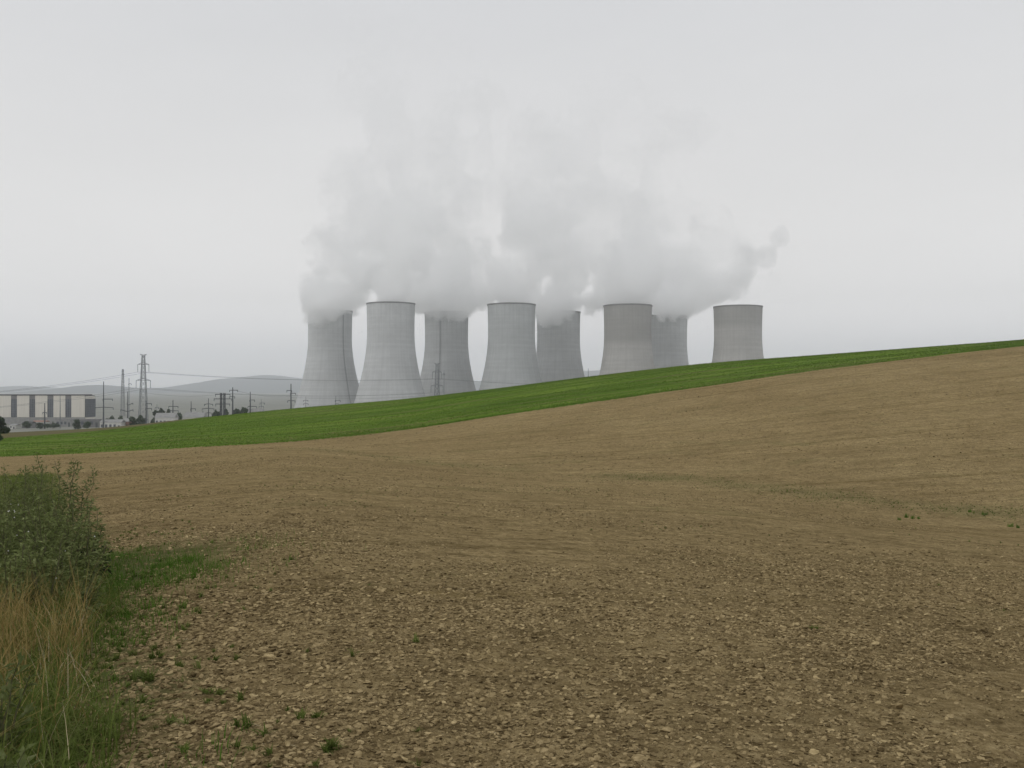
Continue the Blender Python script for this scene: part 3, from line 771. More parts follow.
trees = [
    (27, 421.0, 790, 9, 'rounded dark shrub in front of the hall, second from the left edge'),
    (40, 422.5, 780, 11, 'low shrub at the foot of the short dark pole before the hall'),
    (53, 421.5, 790, 15, 'broad low shrub right of the short dark pole before the hall'),
    (77.5, 419.6, 770, 11, 'green rounded shrub before the right end of the hall'),
    (87, 421.0, 772, 11, 'wide bluish shrub at the right corner of the hall'),
    (112, 415.5, 850, 14, 'flat dark tree row piece behind the low pale outbuilding'),
    (121, 415.0, 850, 10, 'small dark tree behind the faded red outbuilding'),
    (133, 416.2, 770, 11, 'green bush immediately left of the tall pylon foot'),
    (141, 414.6, 765, 11, 'green bush right under the tall pylon'),
    (155, 409.8, 830, 8, 'pointed tree at the left end of the clump behind the white shed'),
    (161.5, 407.8, 835, 9, 'tallest rounded tree of the clump behind the white shed'),
    (168.5, 408.6, 835, 9, 'bushy tree right of the tallest one behind the white shed'),
    (178, 412.5, 830, 9, 'low dark tree between the white shed and the pale shed'),
    (203, 412.0, 850, 9, 'low bush right of the pale shed'),
    (216, 409.6, 835, 12, 'bush at the left foot of the twin-column gantry'),
    (226, 408.8, 840, 9, 'bush at the right foot of the twin-column gantry'),
    (236, 407.8, 830, 10, 'dark bush left of the pole on the crest'),
    (243, 406.8, 825, 11, 'dark rounded tree right of the tall dark pole by the gantry'),
]
for i, tr_ in enumerate(trees):
    make_tree(tr_[0], tr_[1], tr_[2], tr_[3], tr_[4], 100 + i, n=900)
# bushes of the field margin at the left edge of the picture
make_tree(-2, 415.5, 285, 23, 'dense dark bush at the left edge above the field margin', 300, False, 'bush', 5200, 'bush')
make_tree(-1, 433.0, 222, 9, 'small dark sapling below the dense bush at the left edge', 301, True, 'bush', 900, 'bush')

# ---------------------------------------------------------------- clods of soil
def ico(sub):
    import bmesh
    bm = bmesh.new(); bmesh.ops.create_icosphere(bm, subdivisions=sub, radius=1)
    bm.verts.ensure_lookup_table()
    v = np.array([x.co[:] for x in bm.verts]); f = np.array([[w.index for w in g.verts] for g in bm.faces]); bm.free()
    return v, f
IV, IF = ico(2); JV, JF = ico(1)
def clod_mesh(seed, flat):
    r = np.random.default_rng(seed); v = IV.copy()
    for k in range(13):                            # cut facets: crumbly broken faces
        d = r.normal(size=3); d /= np.linalg.norm(d); h = 0.38 + 0.42 * r.random()
        s = v @ d; v = v - np.where(s > h, s - h, 0)[:, None] * d
    v *= (1 + 0.30 * (r.random((len(v), 1)) - 0.5))
    v *= np.array([1.0, 0.6 + 0.35 * r.random(), flat])
    me = bpy.data.meshes.new('clod'); me.from_pydata(v.tolist(), [], IF.tolist()); me.update()
    me.materials.append(CLOD)
    return me
clod_meshes = [clod_mesh(500 + k, (0.34, 0.45, 0.55, 0.40, 0.62, 0.30, 0.50, 0.42)[k]) for k in range(8)]

def stick_mesh(seed):
    r = np.random.default_rng(seed); b = 0.25 * r.normal()
    v = np.array([(x, b * x * x + y * (1 - 0.4 * abs(x)), z) for x in (-1, -0.3, 0.4, 1) for y, z in ((-0.05, 0), (0.05, 0), (0, 0.07))])
    f = [(i*3+j, i*3+(j+1) % 3, (i+1)*3+(j+1) % 3, (i+1)*3+j) for i in range(3) for j in range(3)]
    me = bpy.data.meshes.new('stick'); me.from_pydata(v.tolist(), [], f); me.update(); me.materials.append(STRAW)
    return me
clod_pieces = clod_meshes + [stick_mesh(600), stick_mesh(601)]
def scatter(name, protos, pos, rot, scl, idx, label, cat):
    """thousands of small pieces laid on the ground as one object"""
    me = bpy.data.meshes.new(name); me.vertices.add(len(pos)); me.vertices.foreach_set('co', np.asarray(pos, np.float32).ravel())
    a = me.attributes.new('rot', 'FLOAT_VECTOR', 'POINT'); a.data.foreach_set('vector', np.asarray(rot, np.float32).ravel())
    a = me.attributes.new('scl', 'FLOAT_VECTOR', 'POINT'); a.data.foreach_set('vector', np.asarray(scl, np.float32).ravel())
    a = me.attributes.new('idx', 'INT', 'POINT'); a.data.foreach_set('value', np.asarray(idx, np.int32))
    o = bpy.data.objects.new(name, me); link(o); tag(o, label, cat, kind='stuff')
    g = bpy.data.node_groups.new(name, 'GeometryNodeTree')
    g.interface.new_socket('Geometry', in_out='INPUT', socket_type='NodeSocketGeometry')
    g.interface.new_socket('Geometry', in_out='OUTPUT', socket_type='NodeSocketGeometry')
    gi, go = g.nodes.new('NodeGroupInput'), g.nodes.new('NodeGroupOutput')
    jn = g.nodes.new('GeometryNodeJoinGeometry')
    for pm in reversed(protos):
        po = bpy.data.objects.new(name + '_piece', pm)       # never linked to the scene: only its mesh is used
        oi = g.nodes.new('GeometryNodeObjectInfo'); oi.inputs['Object'].default_value = po; oi.inputs['As Instance'].default_value = True
        g.links.new(oi.outputs['Geometry'], jn.inputs[0])
    ip = g.nodes.new('GeometryNodeInstanceOnPoints'); ip.inputs['Pick Instance'].default_value = True
    def attr(nm, ty):
        n = g.nodes.new('GeometryNodeInputNamedAttribute'); n.data_type = ty; n.inputs[0].default_value = nm; return n.outputs[0]
    e2r = g.nodes.new('FunctionNodeEulerToRotation')
    g.links.new(attr('rot', 'FLOAT_VECTOR'), e2r.inputs[0])
    g.links.new(gi.outputs[0], ip.inputs['Points']); g.links.new(jn.outputs[0], ip.inputs['Instance'])
    g.links.new(attr('idx', 'INT'), ip.inputs['Instance Index']); g.links.new(e2r.outputs[0], ip.inputs['Rotation']); g.links.new(attr('scl', 'FLOAT_VECTOR'), ip.inputs['Scale'])
    g.links.new(ip.outputs[0], go.inputs[0])
    md = o.modifiers.new('scatter', 'NODES'); md.node_group = g
    return o

def verge_x(y): return -0.415 * y - 0.15 - 0.055 * np.maximum(np.asarray(y) - 11, 0) + 0.5 * (fbm(np.asarray(y) * 0.8, np.asarray(y) * 0, 3, 77) - 0.5)
P_, S_ = [], []
for (d0, d1, dens, s0, s1) in ((3.2, 6.5, 2600, 0.005, 0.030), (6.5, 11, 1000, 0.008, 0.036), (11, 20, 330, 0.010, 0.040), (20, 38, 60, 0.014, 0.050), (38, 75, 12, 0.026, 0.065), (75, 190, 1.5, 0.05, 0.13)):
    area = 0.575 * (d1**2 - d0**2)
    n = int(area * dens)
    d = np.sqrt(rng.random(n) * (d1**2 - d0**2) + d0**2); u = (rng.random(n) - 0.5) * 1.15
    x, y = u * d, d
    keep = (x > verge_x(y) - 0.3)
    dn = fbm(x * 0.16 + 4, y * 0.16, 3, 55)
    keep &= rng.random(n) < np.clip(0.06 + 3.6 * (dn - 0.34) + 1.2 * (fbm(x * 0.9, y * 0.9, 2, 58) - 0.5), 0.05, 1)
    keep &= ~((np.abs((x + 5.6) / 1.5)**2 + np.abs((y - 14) / 3.2)**2 < 1) & (rng.random(n) < 0.75))
    x, y, dn = x[keep], y[keep], dn[keep]
    s = s0 + (s1 - s0) * rng.random(len(x)) ** 3.2
    s *= 0.75 + 0.9 * np.clip(dn - 0.3, 0, 0.5)
    P_.append(np.stack([x, y, terrain(x, y) + s * 0.12], -1)); S_.append(s)
cp = np.concatenate(P_); cs = np.concatenate(S_); nC = len(cp)
scatter('soil_clods', clod_pieces, cp,
        np.stack([rng.normal(0, 0.22, nC), rng.normal(0, 0.22, nC), rng.random(nC) * 2 * pi], -1),
        cs[:, None] * (0.8 + 0.5 * rng.random((nC, 3))), np.where((rng.random(nC) < 0.025) & (cp[:, 1] < 20), 8 + rng.integers(0, 2, nC), rng.integers(0, 8, nC)), 'crumbly brown clods strewn over the ploughed field', 'soil')

# the larger clods one can pick out singly: (px, row, size in picture pixels)
big = [(418, 760, 26), (622, 728, 16), (236, 680, 15), (294, 727, 13), (250, 752, 14), (404, 752, 18), (466, 756, 14), (230, 588, 12), (180, 722, 13), (148, 690, 11), (98, 644, 12),
       (700, 724, 14), (668, 732, 18), (760, 672, 16), (895, 710, 22), (878, 694, 14), (948, 686, 13), (966, 654, 13), (984, 632, 12), (782, 628, 10), (745, 740, 13), (812, 752, 16),
       (1008, 758, 18), (962, 746, 14), (548, 716, 13), (516, 742, 14), (486, 674, 12), (560, 690, 12), (352, 694, 13), (322, 742, 16), (276, 700, 12), (384, 716, 12), (640, 762, 18),
       (590, 752, 12), (694, 764, 14), (926, 760, 16), (856, 744, 13), (720, 698, 12), (804, 700, 11), (444, 704, 12), (206, 760, 15), (336, 668, 10), (262, 664, 10), (610, 668, 10), (430, 734, 13)]
for k, (px, row, w) in enumerate(big):
    gx, gy = ground_hit(px, row)
    s = 0.5 * w * gy / F * 1.05
    o = bpy.data.objects.new('soil_clod', clod_meshes[(k * 5 + (0, 3, 5)[k % 3]) % 8]); link(o)
    o.scale = (s, s * (0.8 + 0.3 * random.random()), s * (0.7 + 0.3 * random.random()))
    o.rotation_euler = (random.gauss(0, 0.12), random.gauss(0, 0.12), random.random() * 6.28)
    o.location = (gx, gy, float(terrain(np.array(gx), np.array(gy))) + s * 0.08)
    tag(o, {0: 'largest pale clod at the bottom edge of the field left of centre', 1: 'pale isolated flat clod on the bare soil right of the bottom centre', 15: 'broad flat clod lying low at the right side of the near field'}.get(k, 'large flat clod of dry soil lying on the near part of the field'), 'clod', 'large clods on the near field')

# ---------------------------------------------------------------- grasses and weeds
def blades(base, h, lean, az, width, seg=4, curl=1.0):
    """bent tapering blades as strips; all arguments are arrays of length n"""
    n = len(base); t = np.linspace(0, 1, seg + 1)
    d = np.stack([np.cos(az), np.sin(az), np.zeros(n)], -1); side = np.stack([-np.sin(az), np.cos(az), np.zeros(n)], -1)
    out = []
    for k in t:
        off = lean * (k ** (1 + curl)); up = np.sqrt(np.maximum(1e-4, 1 - 0.55 * np.minimum(lean, 1.2)**2 * k * 0.6)) * k
        c = base + d * (off * h)[:, None] + np.array([0, 0, 1]) * ((up - 0.22 * np.maximum(lean - 0.5, 0) * k**3) * h)[:, None]
        w = (width * (1 - k) ** 0.7 * 0.5)[:, None]
        if k == 1: out += [c]
        else: out += [c - side * w, c + side * w]
    m = 2 * seg + 1
    v = np.stack(out, 1).reshape(-1, 3)
    o = (np.arange(n) * m)[:, None]
    q = np.concatenate([o + np.array([[2*i, 2*i+1, 2*i+3, 2*i+2]]) for i in range(seg - 1)])
    tr = o + np.array([[2*(seg-1), 2*(seg-1)+1, 2*seg]])
    return v, q, tr
def grass(name, x, y, hmin, hmax, wmin, wmax, leanm, mat, label, cat='grass', seg=4):
    n = len(x); base = np.stack([x, y, terrain(x, y) - 0.01], -1)
    h = hmin + (hmax - hmin) * rng.random(n) ** 1.3
    v, q, t = blades(base, h, leanm * (0.2 + rng.random(n)), rng.random(n) * 2 * pi, wmin + (wmax - wmin) * rng.random(n), seg)
    o = mesh_np(name, v, [q, t], mat); tag(o, label, cat, kind='stuff')
    return o
def area(n, x0, x1, y0, y1, fn):
    """points in the strip that runs beside the verge line: x measured from that line"""
    y = y0 + (y1 - y0) * rng.random(n); s = x0 + (x1 - x0) * rng.random(n)
    x = verge_x(y) + s
    k = rng.random(n) < np.clip(fn(x, y, s), 0, 1)
    return x[k], y[k]
clump = lambda x, y, sc_, sd: fbm(x * sc_, y * sc_, 3, sd)
# tall dry grass
x, y = area(80000, -3.4, 0.15, 3.0, 12.0, lambda x, y, s: np.clip((clump(x, y, 1.1, 40) - 0.40) * 5, 0.02, 1) * np.exp(-((y - 8.2) / 2.2) ** 2) * np.clip(0.35 + 2.2 * (clump(x, y, 0.5, 48) - 0.4), 0.1, 1) * np.clip(0.3 - s, 0, 1))
grass('dry_grass', x, y, 0.26, 0.80, 0.004, 0.009, 0.9, GRASS_D, 'tall tan dry grass on the field margin')
# long green grass of the margin
x, y = area(130000, -4.0, 0.35, 2.2, 14.0, lambda x, y, s: np.clip((clump(x, y, 0.9, 41) - 0.28) * 4, 0.1, 1) * np.clip(0.45 - s * 1.2, 0.05, 1) * (0.45 + 0.55 * (np.abs(y - 7.9) > 1.9)))
grass('long_grass', x, y, 0.14, 0.46, 0.006, 0.014, 1.35, GRASS_G, 'long green grass of the field margin')
# short bright grass at the edge of the soil
x, y = area(20000, -0.9, 1.0, 2.6, 16.0, lambda x, y, s: np.clip((clump(x, y, 0.8, 42) - 0.42) * 5, 0, 1) * np.clip(1.0 - s * 0.9, 0, 1))
x2 = -5.2 + rng.normal(0, 0.85, 16000); y2 = 12.9 + rng.normal(0, 1.7, 16000) + 0.25 * (x2 + 5.5)
k2 = rng.random(16000) < np.clip((clump(x2, y2, 1.5, 47) - 0.42) * 4, 0.03, 1)
x = np.concatenate([x, x2[k2]]); y = np.concatenate([y, y2[k2]])
grass('short_grass', x, y, 0.05, 0.16, 0.004, 0.010, 0.9, GRASS_B, 'short bright green grass creeping onto the soil', seg=3)
# grass further along the margin
x, y = area(22000, -7.0, 0.5, 15.0, 70.0, lambda x, y, s: np.clip((clump(x, y, 0.35, 44) - 0.30) * 3, 0.05, 1) * np.clip(0.5 - s * 0.8, 0.02, 1))
grass('margin_grass', x, y, 0.12, 0.45, 0.012, 0.03, 0.9, GRASS_G, 'rough grass of the margin running along the field', seg=3)
# pale straw stalks that stand out of the margin
x, y = area(700, -2.6, 0.2, 3.4, 10.0, lambda x, y, s: np.ones_like(x) * 0.7)
grass('straw_stalks', x, y, 0.18, 0.5, 0.004, 0.009, 0.9, STRAW, 'pale bent straw stalks among the margin grass')

def weed_mesh(seed, H, nst, leafm_len):
    r = np.random.default_rng(seed); st = MB(); V, Q = [], []; nv = 0
    for s in range(nst):
        a = r.random() * 6.28; ln = 0.10 + 0.28 * r.random(); h = H * (0.62 + 0.38 * r.random())
        t = np.linspace(0, 1, 7)
        pts = np.stack([cos(a) * (0.05 + ln * h * t**1.5), sin(a) * (0.05 + ln * h * t**1.5), h * t], -1)
        pts[1:, :2] += r.normal(0, 0.012 * H, (6, 2))
        st.tube(pts, 0.007 * (1 - 0.75 * t) + 0.0012, 5)
        nl = int(80 * h / 1.3)
        for j in range(nl):
            f = 0.12 + 0.88 * r.random() ** 0.8
            i = min(int(f * 6), 5); g = f * 6 - i
            c = pts[i] * (1 - g) + pts[i+1] * g
            # short side twigs carry the leaves away from the stem
            tw = 0.20 * H * (1.05 - f) * r.random() ** 0.8
            b_ = r.random() * 6.28
            c = c + np.array([cos(b_) * tw, sin(b_) * tw, tw * (0.5 + 0.5 * r.random())])
            L_ = leafm_len * (1.15 - 0.7 * f) * (0.6 + 0.8 * r.random()); W_ = L_ * (0.13 + 0.10 * r.random())
            el = 0.5 + r.normal(0, 0.45)
            d = np.array([cos(b_) * cos(el), sin(b_) * cos(el), sin(el)]); sd = np.array([-sin(b_), cos(b_), r.normal(0, 0.4)]); sd /= np.linalg.norm(sd)
            drp = np.array([0, 0, -0.25 * L_])
            V += [c, c + d*L_*0.45 + sd*W_, c + d*L_ + drp, c + d*L_*0.45 - sd*W_]
            Q.append((nv, nv+1, nv+2, nv+3)); nv += 4
    return st, np.array(V), np.array(Q)
weed_spots = []
r = np.random.default_rng(91)
for (px, row, D, nst) in ((12, 478, 13.5, 7), (28, 476, 14.2, 7), (46, 462, 15.0, 8), (58, 470, 13.4, 7), (70, 470, 14.6, 7), (38, 496, 12.0, 7), (56, 505, 11.6, 7), (74, 500, 12.6, 7), (84, 510, 12.0, 6),
                          (18, 506, 11.2, 7), (4, 498, 12.2, 7), (66, 535, 10.6, 6), (88, 540, 11.2, 6), (48, 540, 10.0, 6), (30, 530, 10.2, 6), (8, 535, 9.6, 5), (92, 525, 14.4, 6), (20, 470, 19, 7), (0, 468, 18, 7), (-14, 475, 14, 7), (-14, 510, 11, 6),
                          (78, 570, 9.6, 5), (90, 575, 10.4, 5), (70, 600, 8.8, 4), (12, 700, 4.6, 4), (-8, 660, 5.2, 4)):
    weed_spots.append((px, row, D, nst))
for k, (px, row, D, nst) in enumerate(weed_spots):
    p = at(px, row - (9 if row < 520 else 3), D); z0 = float(terrain(np.array(p.x), np.array(p.y))); H = p.z - z0
    root = empty('weed_plant', (p.x, p.y, z0), 'tall dusty green weed in the thicket on the field margin', 'weed', 'tall weeds of the field margin')
    st, V, Q = weed_mesh(900 + k, H, nst, 0.125)
    o = st.build('stem', WEED_STEM, root); o['kind'] = 'stuff'
    o = mesh_np('foliage', V, Q, LEAF_WEED, root); o['kind'] = 'stuff'
# dark dock plant where the thicket meets the soil
p = at(97, 541, 12.4); z0 = float(terrain(np.array(p.x), np.array(p.y)))
dock = empty('dock_plant', (p.x, p.y, z0), 'dark brownish weed at the edge of the thicket beside the green patch', 'weed')
st, V, Q = weed_mesh(777, p.z - z0, 9, 0.10)
o = st.build('stem', WEED_STEM, dock); o['kind'] = 'stuff'
o = mesh_np('foliage', V, Q, LEAF_DARK, dock); o['kind'] = 'stuff'
# tiny white flower heads in the thicket
V, Q = [], []; nv = 0
for k in range(14):
    px, row, D = (r.normal(14, 9), r.normal(506, 8), 10.9) if k < 8 else (r.uniform(0, 95), r.uniform(490, 600), 10.0)
    c = np.array(at(px, row, D)); s = 0.004 + 0.005 * r.random()
    for a in range(3):
        b_ = a * pi / 3; d = np.array([cos(b_), 0.3, sin(b_)]) * s; e_ = np.array([-sin(b_), 0.3, cos(b_)]) * s * 0.45
        V += [c - d, c - e_, c + d, c + e_]; Q.append((nv, nv+1, nv+2, nv+3)); nv += 4
o = mesh_np('flower_heads', np.array(V), np.array(Q), WHITEFL); tag(o, 'tiny white flower heads in the weed thicket', 'flowers', kind='stuff')

# weeds in the field and blades of the crop, as tufts
def tuft_mesh(seed, n, lean, mat, wide):
    r = np.random.default_rng(seed)
    base = np.stack([r.normal(0, 0.16, n), r.normal(0, 0.16, n), np.zeros(n)], -1)
    v, q, t = blades(base, 0.5 + 0.5 * r.random(n), lean * (0.3 + r.random(n)), r.random(n) * 6.28, wide * (0.7 + 0.6 * r.random(n)), 3)
    me = bpy.data.meshes.new('tuft'); me.from_pydata(v.tolist(), [], q.tolist() + t.tolist()); me.update(); me.materials.append(mat)
    return me
weed_tufts = [tuft_mesh(40 + k, 16, 1.2, GRASS_G, 0.13) for k in range(4)] + [tuft_mesh(50 + k, 9, 0.35, GRASS_B, 0.16) for k in range(2)]
crop_tufts = [tuft_mesh(60 + k, 8, 1.0, CROPTUFT, 0.22) for k in range(4)]
# weed tufts along the valley and thinly over the field
pos, scl = [], []
n = 9000
u = rng.uniform(-0.24, 0.60, n); dv = knots(u)[0]
y = dv + rng.normal(0, 1, n) * (1.2 + 0.03 * dv); x = u * y
k = rng.random(n) < np.clip((fbm(x * 0.22, y * 0.16, 4, 31) - 0.42) * 3.5, 0.01, 1) * 0.36
pos.append(np.stack([x[k], y[k]], -1)); scl.append(rng.uniform(0.04, 0.11, k.sum()))
n = 9000
d = np.sqrt(rng.random(n)) * 75; u = rng.uniform(-0.42, 0.58, n); x, y = u * d, d
k = (rng.random(n) < np.clip((fbm(x * 0.12, y * 0.12, 4, 61) - 0.56) * 4, 0.008, 0.4)) & (d > 4) & (x > verge_x(y))
pos.append(np.stack([x[k], y[k]], -1)); scl.append(rng.uniform(0.025, 0.09, k.sum()))
n = 1100                                          # thicker near the margin
y = rng.uniform(3.5, 22, n); x = verge_x(y) + rng.gamma(1.4, 0.55, n); k = rng.random(n) < np.clip((fbm(x * 0.9, y * 0.9, 3, 65) - 0.42) * 4, 0.0, 1)
pos.append(np.stack([x[k], y[k]], -1)); scl.append(rng.uniform(0.03, 0.10, k.sum()))
for px, row, s in ((907, 518, .26), (915, 519, .30), (899, 520, .20), (985, 515, .22), (1010, 527, .25), (1018, 528, .22), (970, 512, .2), (812, 630, .09), (334, 748, .10), (128, 616, .14), (330, 750, .08), (118, 720, .12), (145, 676, .11), (150, 680, .1)):
    for j in range(3):
        gx, gy = ground_hit(px + random.gauss(0, 2), row); pos.append(np.array([[gx, gy]])); scl.append(np.array([s * random.uniform(0.7, 1.1)]))
pos = np.concatenate(pos); scl = np.concatenate(scl); n = len(pos)
scatter('field_weeds', weed_tufts, np.stack([pos[:, 0], pos[:, 1], terrain(pos[:, 0], pos[:, 1]) - 0.004], -1), np.stack([np.zeros(n), np.zeros(n), rng.random(n) * 6.28], -1),
        scl[:, None] * (0.8 + 0.4 * rng.random((n, 3))), np.where(scl > 0.13, 4 + rng.integers(0, 2, n), rng.integers(0, 4, n)), 'small green weeds sprouting in the brown field', 'weeds')
# crop
n = 150000
u = rng.uniform(-0.56, 0.56, n); _, _, db, _, dc, _ = knots(u)
f = rng.random(n) ** 1.1
y = db - 0.8 + f * (dc + 8 - db); x = u * (y + 3.0)
px_ = u * F + 512
k = ~((y > dc - 62 + 0.30 * np.clip(px_, 0, 400)) & (px_ < 200))
k &= rng.random(n) < np.clip((fbm(x * 0.05, y * 0.25, 4, 71) - 0.28) * 3, 0.15, 1)
x, y = x[k], y[k]; n = len(x)
scatter('crop_plants', crop_tufts, np.stack([x, y, terrain(x, y) - 0.01], -1), np.stack([np.zeros(n), np.zeros(n), rng.random(n) * 6.28], -1),
        rng.uniform(0.10, 0.20, n)[:, None] * (0.85 + 0.3 * rng.random((n, 3))), rng.integers(0, 4, n), 'young green crop covering the strip along the hill', 'crop')

# ---------------------------------------------------------------- steam
VOX = 2.7
x0, x1 = -290.0, 400.0; y0, y1 = 1120.0, 1440.0; z0s, z1s = 78.0, 500.0
nx, ny, nz = int((x1 - x0) / VOX) + 1, int((y1 - y0) / VOX) + 1, int((z1s - z0s) / VOX) + 1
gxs = np.linspace(x0, x1, nx); gys = np.linspace(y0, y1, ny); gzs = np.linspace(z0s, z1s, nz)
r = np.random.default_rng(5)
def smooth_noise(cell, rr):
    """value noise with the given cell size on the steam grid"""
    dims = [int((b - a) / cell) + 3 for a, b in ((x0, x1), (y0, y1), (z0s, z1s))]
    A = rr.random(dims).astype(np.float32)
    for ax, g, a in ((0, gxs, x0), (1, gys, y0), (2, gzs, z0s)):
        p = (g - a) / cell; i = p.astype(int); f_ = p - i; f_ = f_*f_*(3 - 2*f_)
        sh = [1, 1, 1]; sh[ax] = -1; f_ = f_.reshape(sh).astype(np.float32)
        A = np.take(A, i, ax) * (1 - f_) + np.take(A, i + 1, ax) * f_
    return A
def fb3(c, n, rr):
    s = 0; w = 0
    for o in range(n):
        s = s + smooth_noise(c / 2**o, rr) * 0.55**o; w += 0.55**o
    return s / w
shape = np.zeros((nx, ny, nz), np.float32); thick = np.zeros((nx, ny, nz), np.float32); wsum = np.full((nx, ny, nz), 1e-4, np.float32)
def puff(cx, cy_, cz, rad, amp):
    """one billow: its outline goes into shape, how thick the steam is there into thick"""
    w = 1.6 * rad
    i0, i1 = np.searchsorted(gxs, [cx - w, cx + w]); j0, j1 = np.searchsorted(gys, [cy_ - w, cy_ + w]); k0, k1 = np.searchsorted(gzs, [cz - w, cz + w])
    if i0 == i1 or j0 == j1 or k0 == k1: return
    d = np.sqrt((gxs[i0:i1, None, None] - cx)**2 + (gys[None, j0:j1, None] - cy_)**2 + (gzs[None, None, k0:k1] - cz)**2) / rad
    f_ = np.clip(1.6 - d, 0, 1.6).astype(np.float32)
    sl = (slice(i0, i1), slice(j0, j1), slice(k0, k1))
    np.maximum(shape[sl], f_, out=shape[sl])
    g_ = f_ ** 2; thick[sl] += g_ * amp; wsum[sl] += g_
# one leaning column for each working tower: (tower, rise, drift per metre, spread)
plumes = [(0, 175, 0.30, 1.0), (1, 200, 0.26, 1.0), (2, 165, 0.22, 0.9), (3, 175, 0.32, 1.0), (4, 120, 0.30, 0.9), (5, 90, 0.50, 0.9), (6, 74, 0.85, 0.8)]
for ti, hh, dr, spd in plumes:
    t0 = tower_tops[ti]; n_ = int(14 + hh / 6)
    for k in range(n_):
        f = (k + r.random()) / n_; h = hh * f
        rad = (15 + 17 * f ** 0.7) * (0.75 + 0.5 * r.random())
        off = (12 + 26 * f) * spd
        a_ = r.random() * 6.28; q_ = off * math.sqrt(r.random())
        puff(t0.x + dr * h + q_ * cos(a_), t0.y + 0.06 * h + q_ * sin(a_) * 0.9, t0.z + h + rad * 0.55 - 3, rad, 1.0 * (1 - f) ** 2.0 + 0.035)
# steam that rolls over the rims and sinks between the towers
for (px, row, D, rad, amp) in ((314, 306, 1290, 12, 1), (314, 315, 1274, 11, 1), (322, 315, 1272, 11, 1), (331, 313, 1270, 11, 1), (318, 308, 1275, 13, 1), (326, 306, 1272, 13, 1), (336, 304, 1272, 12, .8), (311, 300, 1300, 12, 1), (318, 284, 1300, 17, .8), (326, 266, 1305, 19, .7), (326, 244, 1310, 22, .5), (350, 300, 1330, 20, .8),
                               (426, 302, 1290, 14, .8), (432, 310, 1280, 11, .8), (440, 314, 1275, 10, 1), (450, 315, 1274, 10, 1), (459, 314, 1274, 10, 1), (446, 308, 1276, 13, .9), (456, 309, 1276, 12, .9), (466, 308, 1280, 12, .8), (472, 298, 1290, 16, .9), (484, 300, 1290, 14, .8), (440, 292, 1300, 20, .9),
                               (532, 306, 1240, 12, .9), (540, 306, 1245, 13, .9), (546, 315, 1279, 11, 1), (555, 314, 1278, 10, 1), (566, 312, 1280, 9, .8), (548, 309, 1280, 12, .9), (560, 306, 1284, 14, 1), (574, 304, 1290, 13, .9), (590, 300, 1300, 18, .9), (600, 296, 1290, 17, .9),
                               (648, 302, 1290, 14, .9), (662, 316, 1289, 10, 1), (672, 317, 1288, 9, 1), (660, 309, 1290, 13, .9), (672, 310, 1290, 13, .9), (684, 308, 1295, 12, .8), (696, 300, 1310, 17, .8), (712, 292, 1310, 18, .7), (728, 280, 1315, 20, .55), (742, 268, 1320, 20, .4),
                               (640, 262, 1300, 32, .5), (600, 262, 1300, 30, .5), (668, 262, 1310, 28, .5), (704, 262, 1310, 26, .45), (752, 258, 1325, 15, .28), (766, 258, 1330, 14, .24), (778, 236, 1330, 11, .22), (774, 280, 1330, 13, .18), (784, 262, 1330, 9, .15),
                               (352, 290, 1320, 24, .9), (362, 272, 1320, 26, .8), (420, 292, 1310, 22, .9), (414, 274, 1310, 26, .7), (430, 262, 1310, 26, .6), (500, 284, 1300, 24, .8), (530, 284, 1300, 24, .8), (470, 276, 1300, 24, .7), (616, 284, 1300, 24, .8), (580, 276, 1300, 26, .7), (556, 284, 1300, 24, .8), (640, 286, 1310, 22, .8), (676, 284, 1310, 22, .8), (390, 250, 1300, 34, .45), (478, 288, 1300, 22, .9), (490, 268, 1300, 24, .6), (546, 268, 1300, 24, .6), (600, 280, 1300, 22, .9), (588, 262, 1300, 24, .6), (344, 284, 1320, 22, .9), (448, 276, 1310, 24, .8), (632, 290, 1310, 20, .9), (560, 296, 1310, 22, .9), (700, 284, 1310, 22, .7), (720, 266, 1315, 20, .5), (740, 258, 1320, 18, .35), (380, 220, 1290, 40, .16), (420, 200, 1290, 40, .12), (520, 230, 1290, 36, .2), (480, 250, 1290, 30, .3), (560, 240, 1290, 34, .2)):
    c = at(px, row, D); puff(c.x, c.y, c.z, rad * 1.1, amp)
# thin torn veils higher up
for (px, row, rad, amp) in ((365, 180, 40, .10), (400, 160, 46, .10), (440, 150, 44, .09), (390, 110, 50, .06), (360, 105, 34, .055), (440, 100, 40, .05), (480, 105, 30, .05), (375, 38, 30, .04), (400, 30, 26, .03), (430, 66, 36, .03), (540, 180, 44, .09), (560, 150, 46, .06), (600, 120, 40, .045),
                            (650, 140, 44, .055), (690, 136, 30, .055), (590, 200, 40, .09), (650, 215, 40, .12), (700, 228, 30, .13), (500, 190, 44, .10), (480, 150, 46, .06), (470, 200, 44, .11)):
    c = at(px, row, 1275); puff(c.x, c.y, c.z, rad * 1.15, amp)
def billow(c, n, rr):
    s_ = 0; w_ = 0
    for o in range(n):
        s_ = s_ + np.abs(2 * smooth_noise(c / 2**o, rr) - 1) * 0.58**o; w_ += 0.58**o
    return s_ / w_
nz1 = fb3(64.0, 4, r); nz2 = billow(34.0, 4, r)
thin = np.clip(1 - (thick / wsum) / 0.22, 0, 1)
edge = shape - 0.62 - 0.22 * thin + (1.7 + 1.3 * thin) * (nz1 - 0.5) - (1.3 + 0.7 * thin) * (nz2 - 0.42)
edge = edge + 0.5 * (billow(13.0, 2, r) - 0.45) * (shape > 0.02)
dens = np.clip(edge / (0.22 + 0.30 * thin), 0, 1); dens = dens * dens * (3 - 2 * dens)
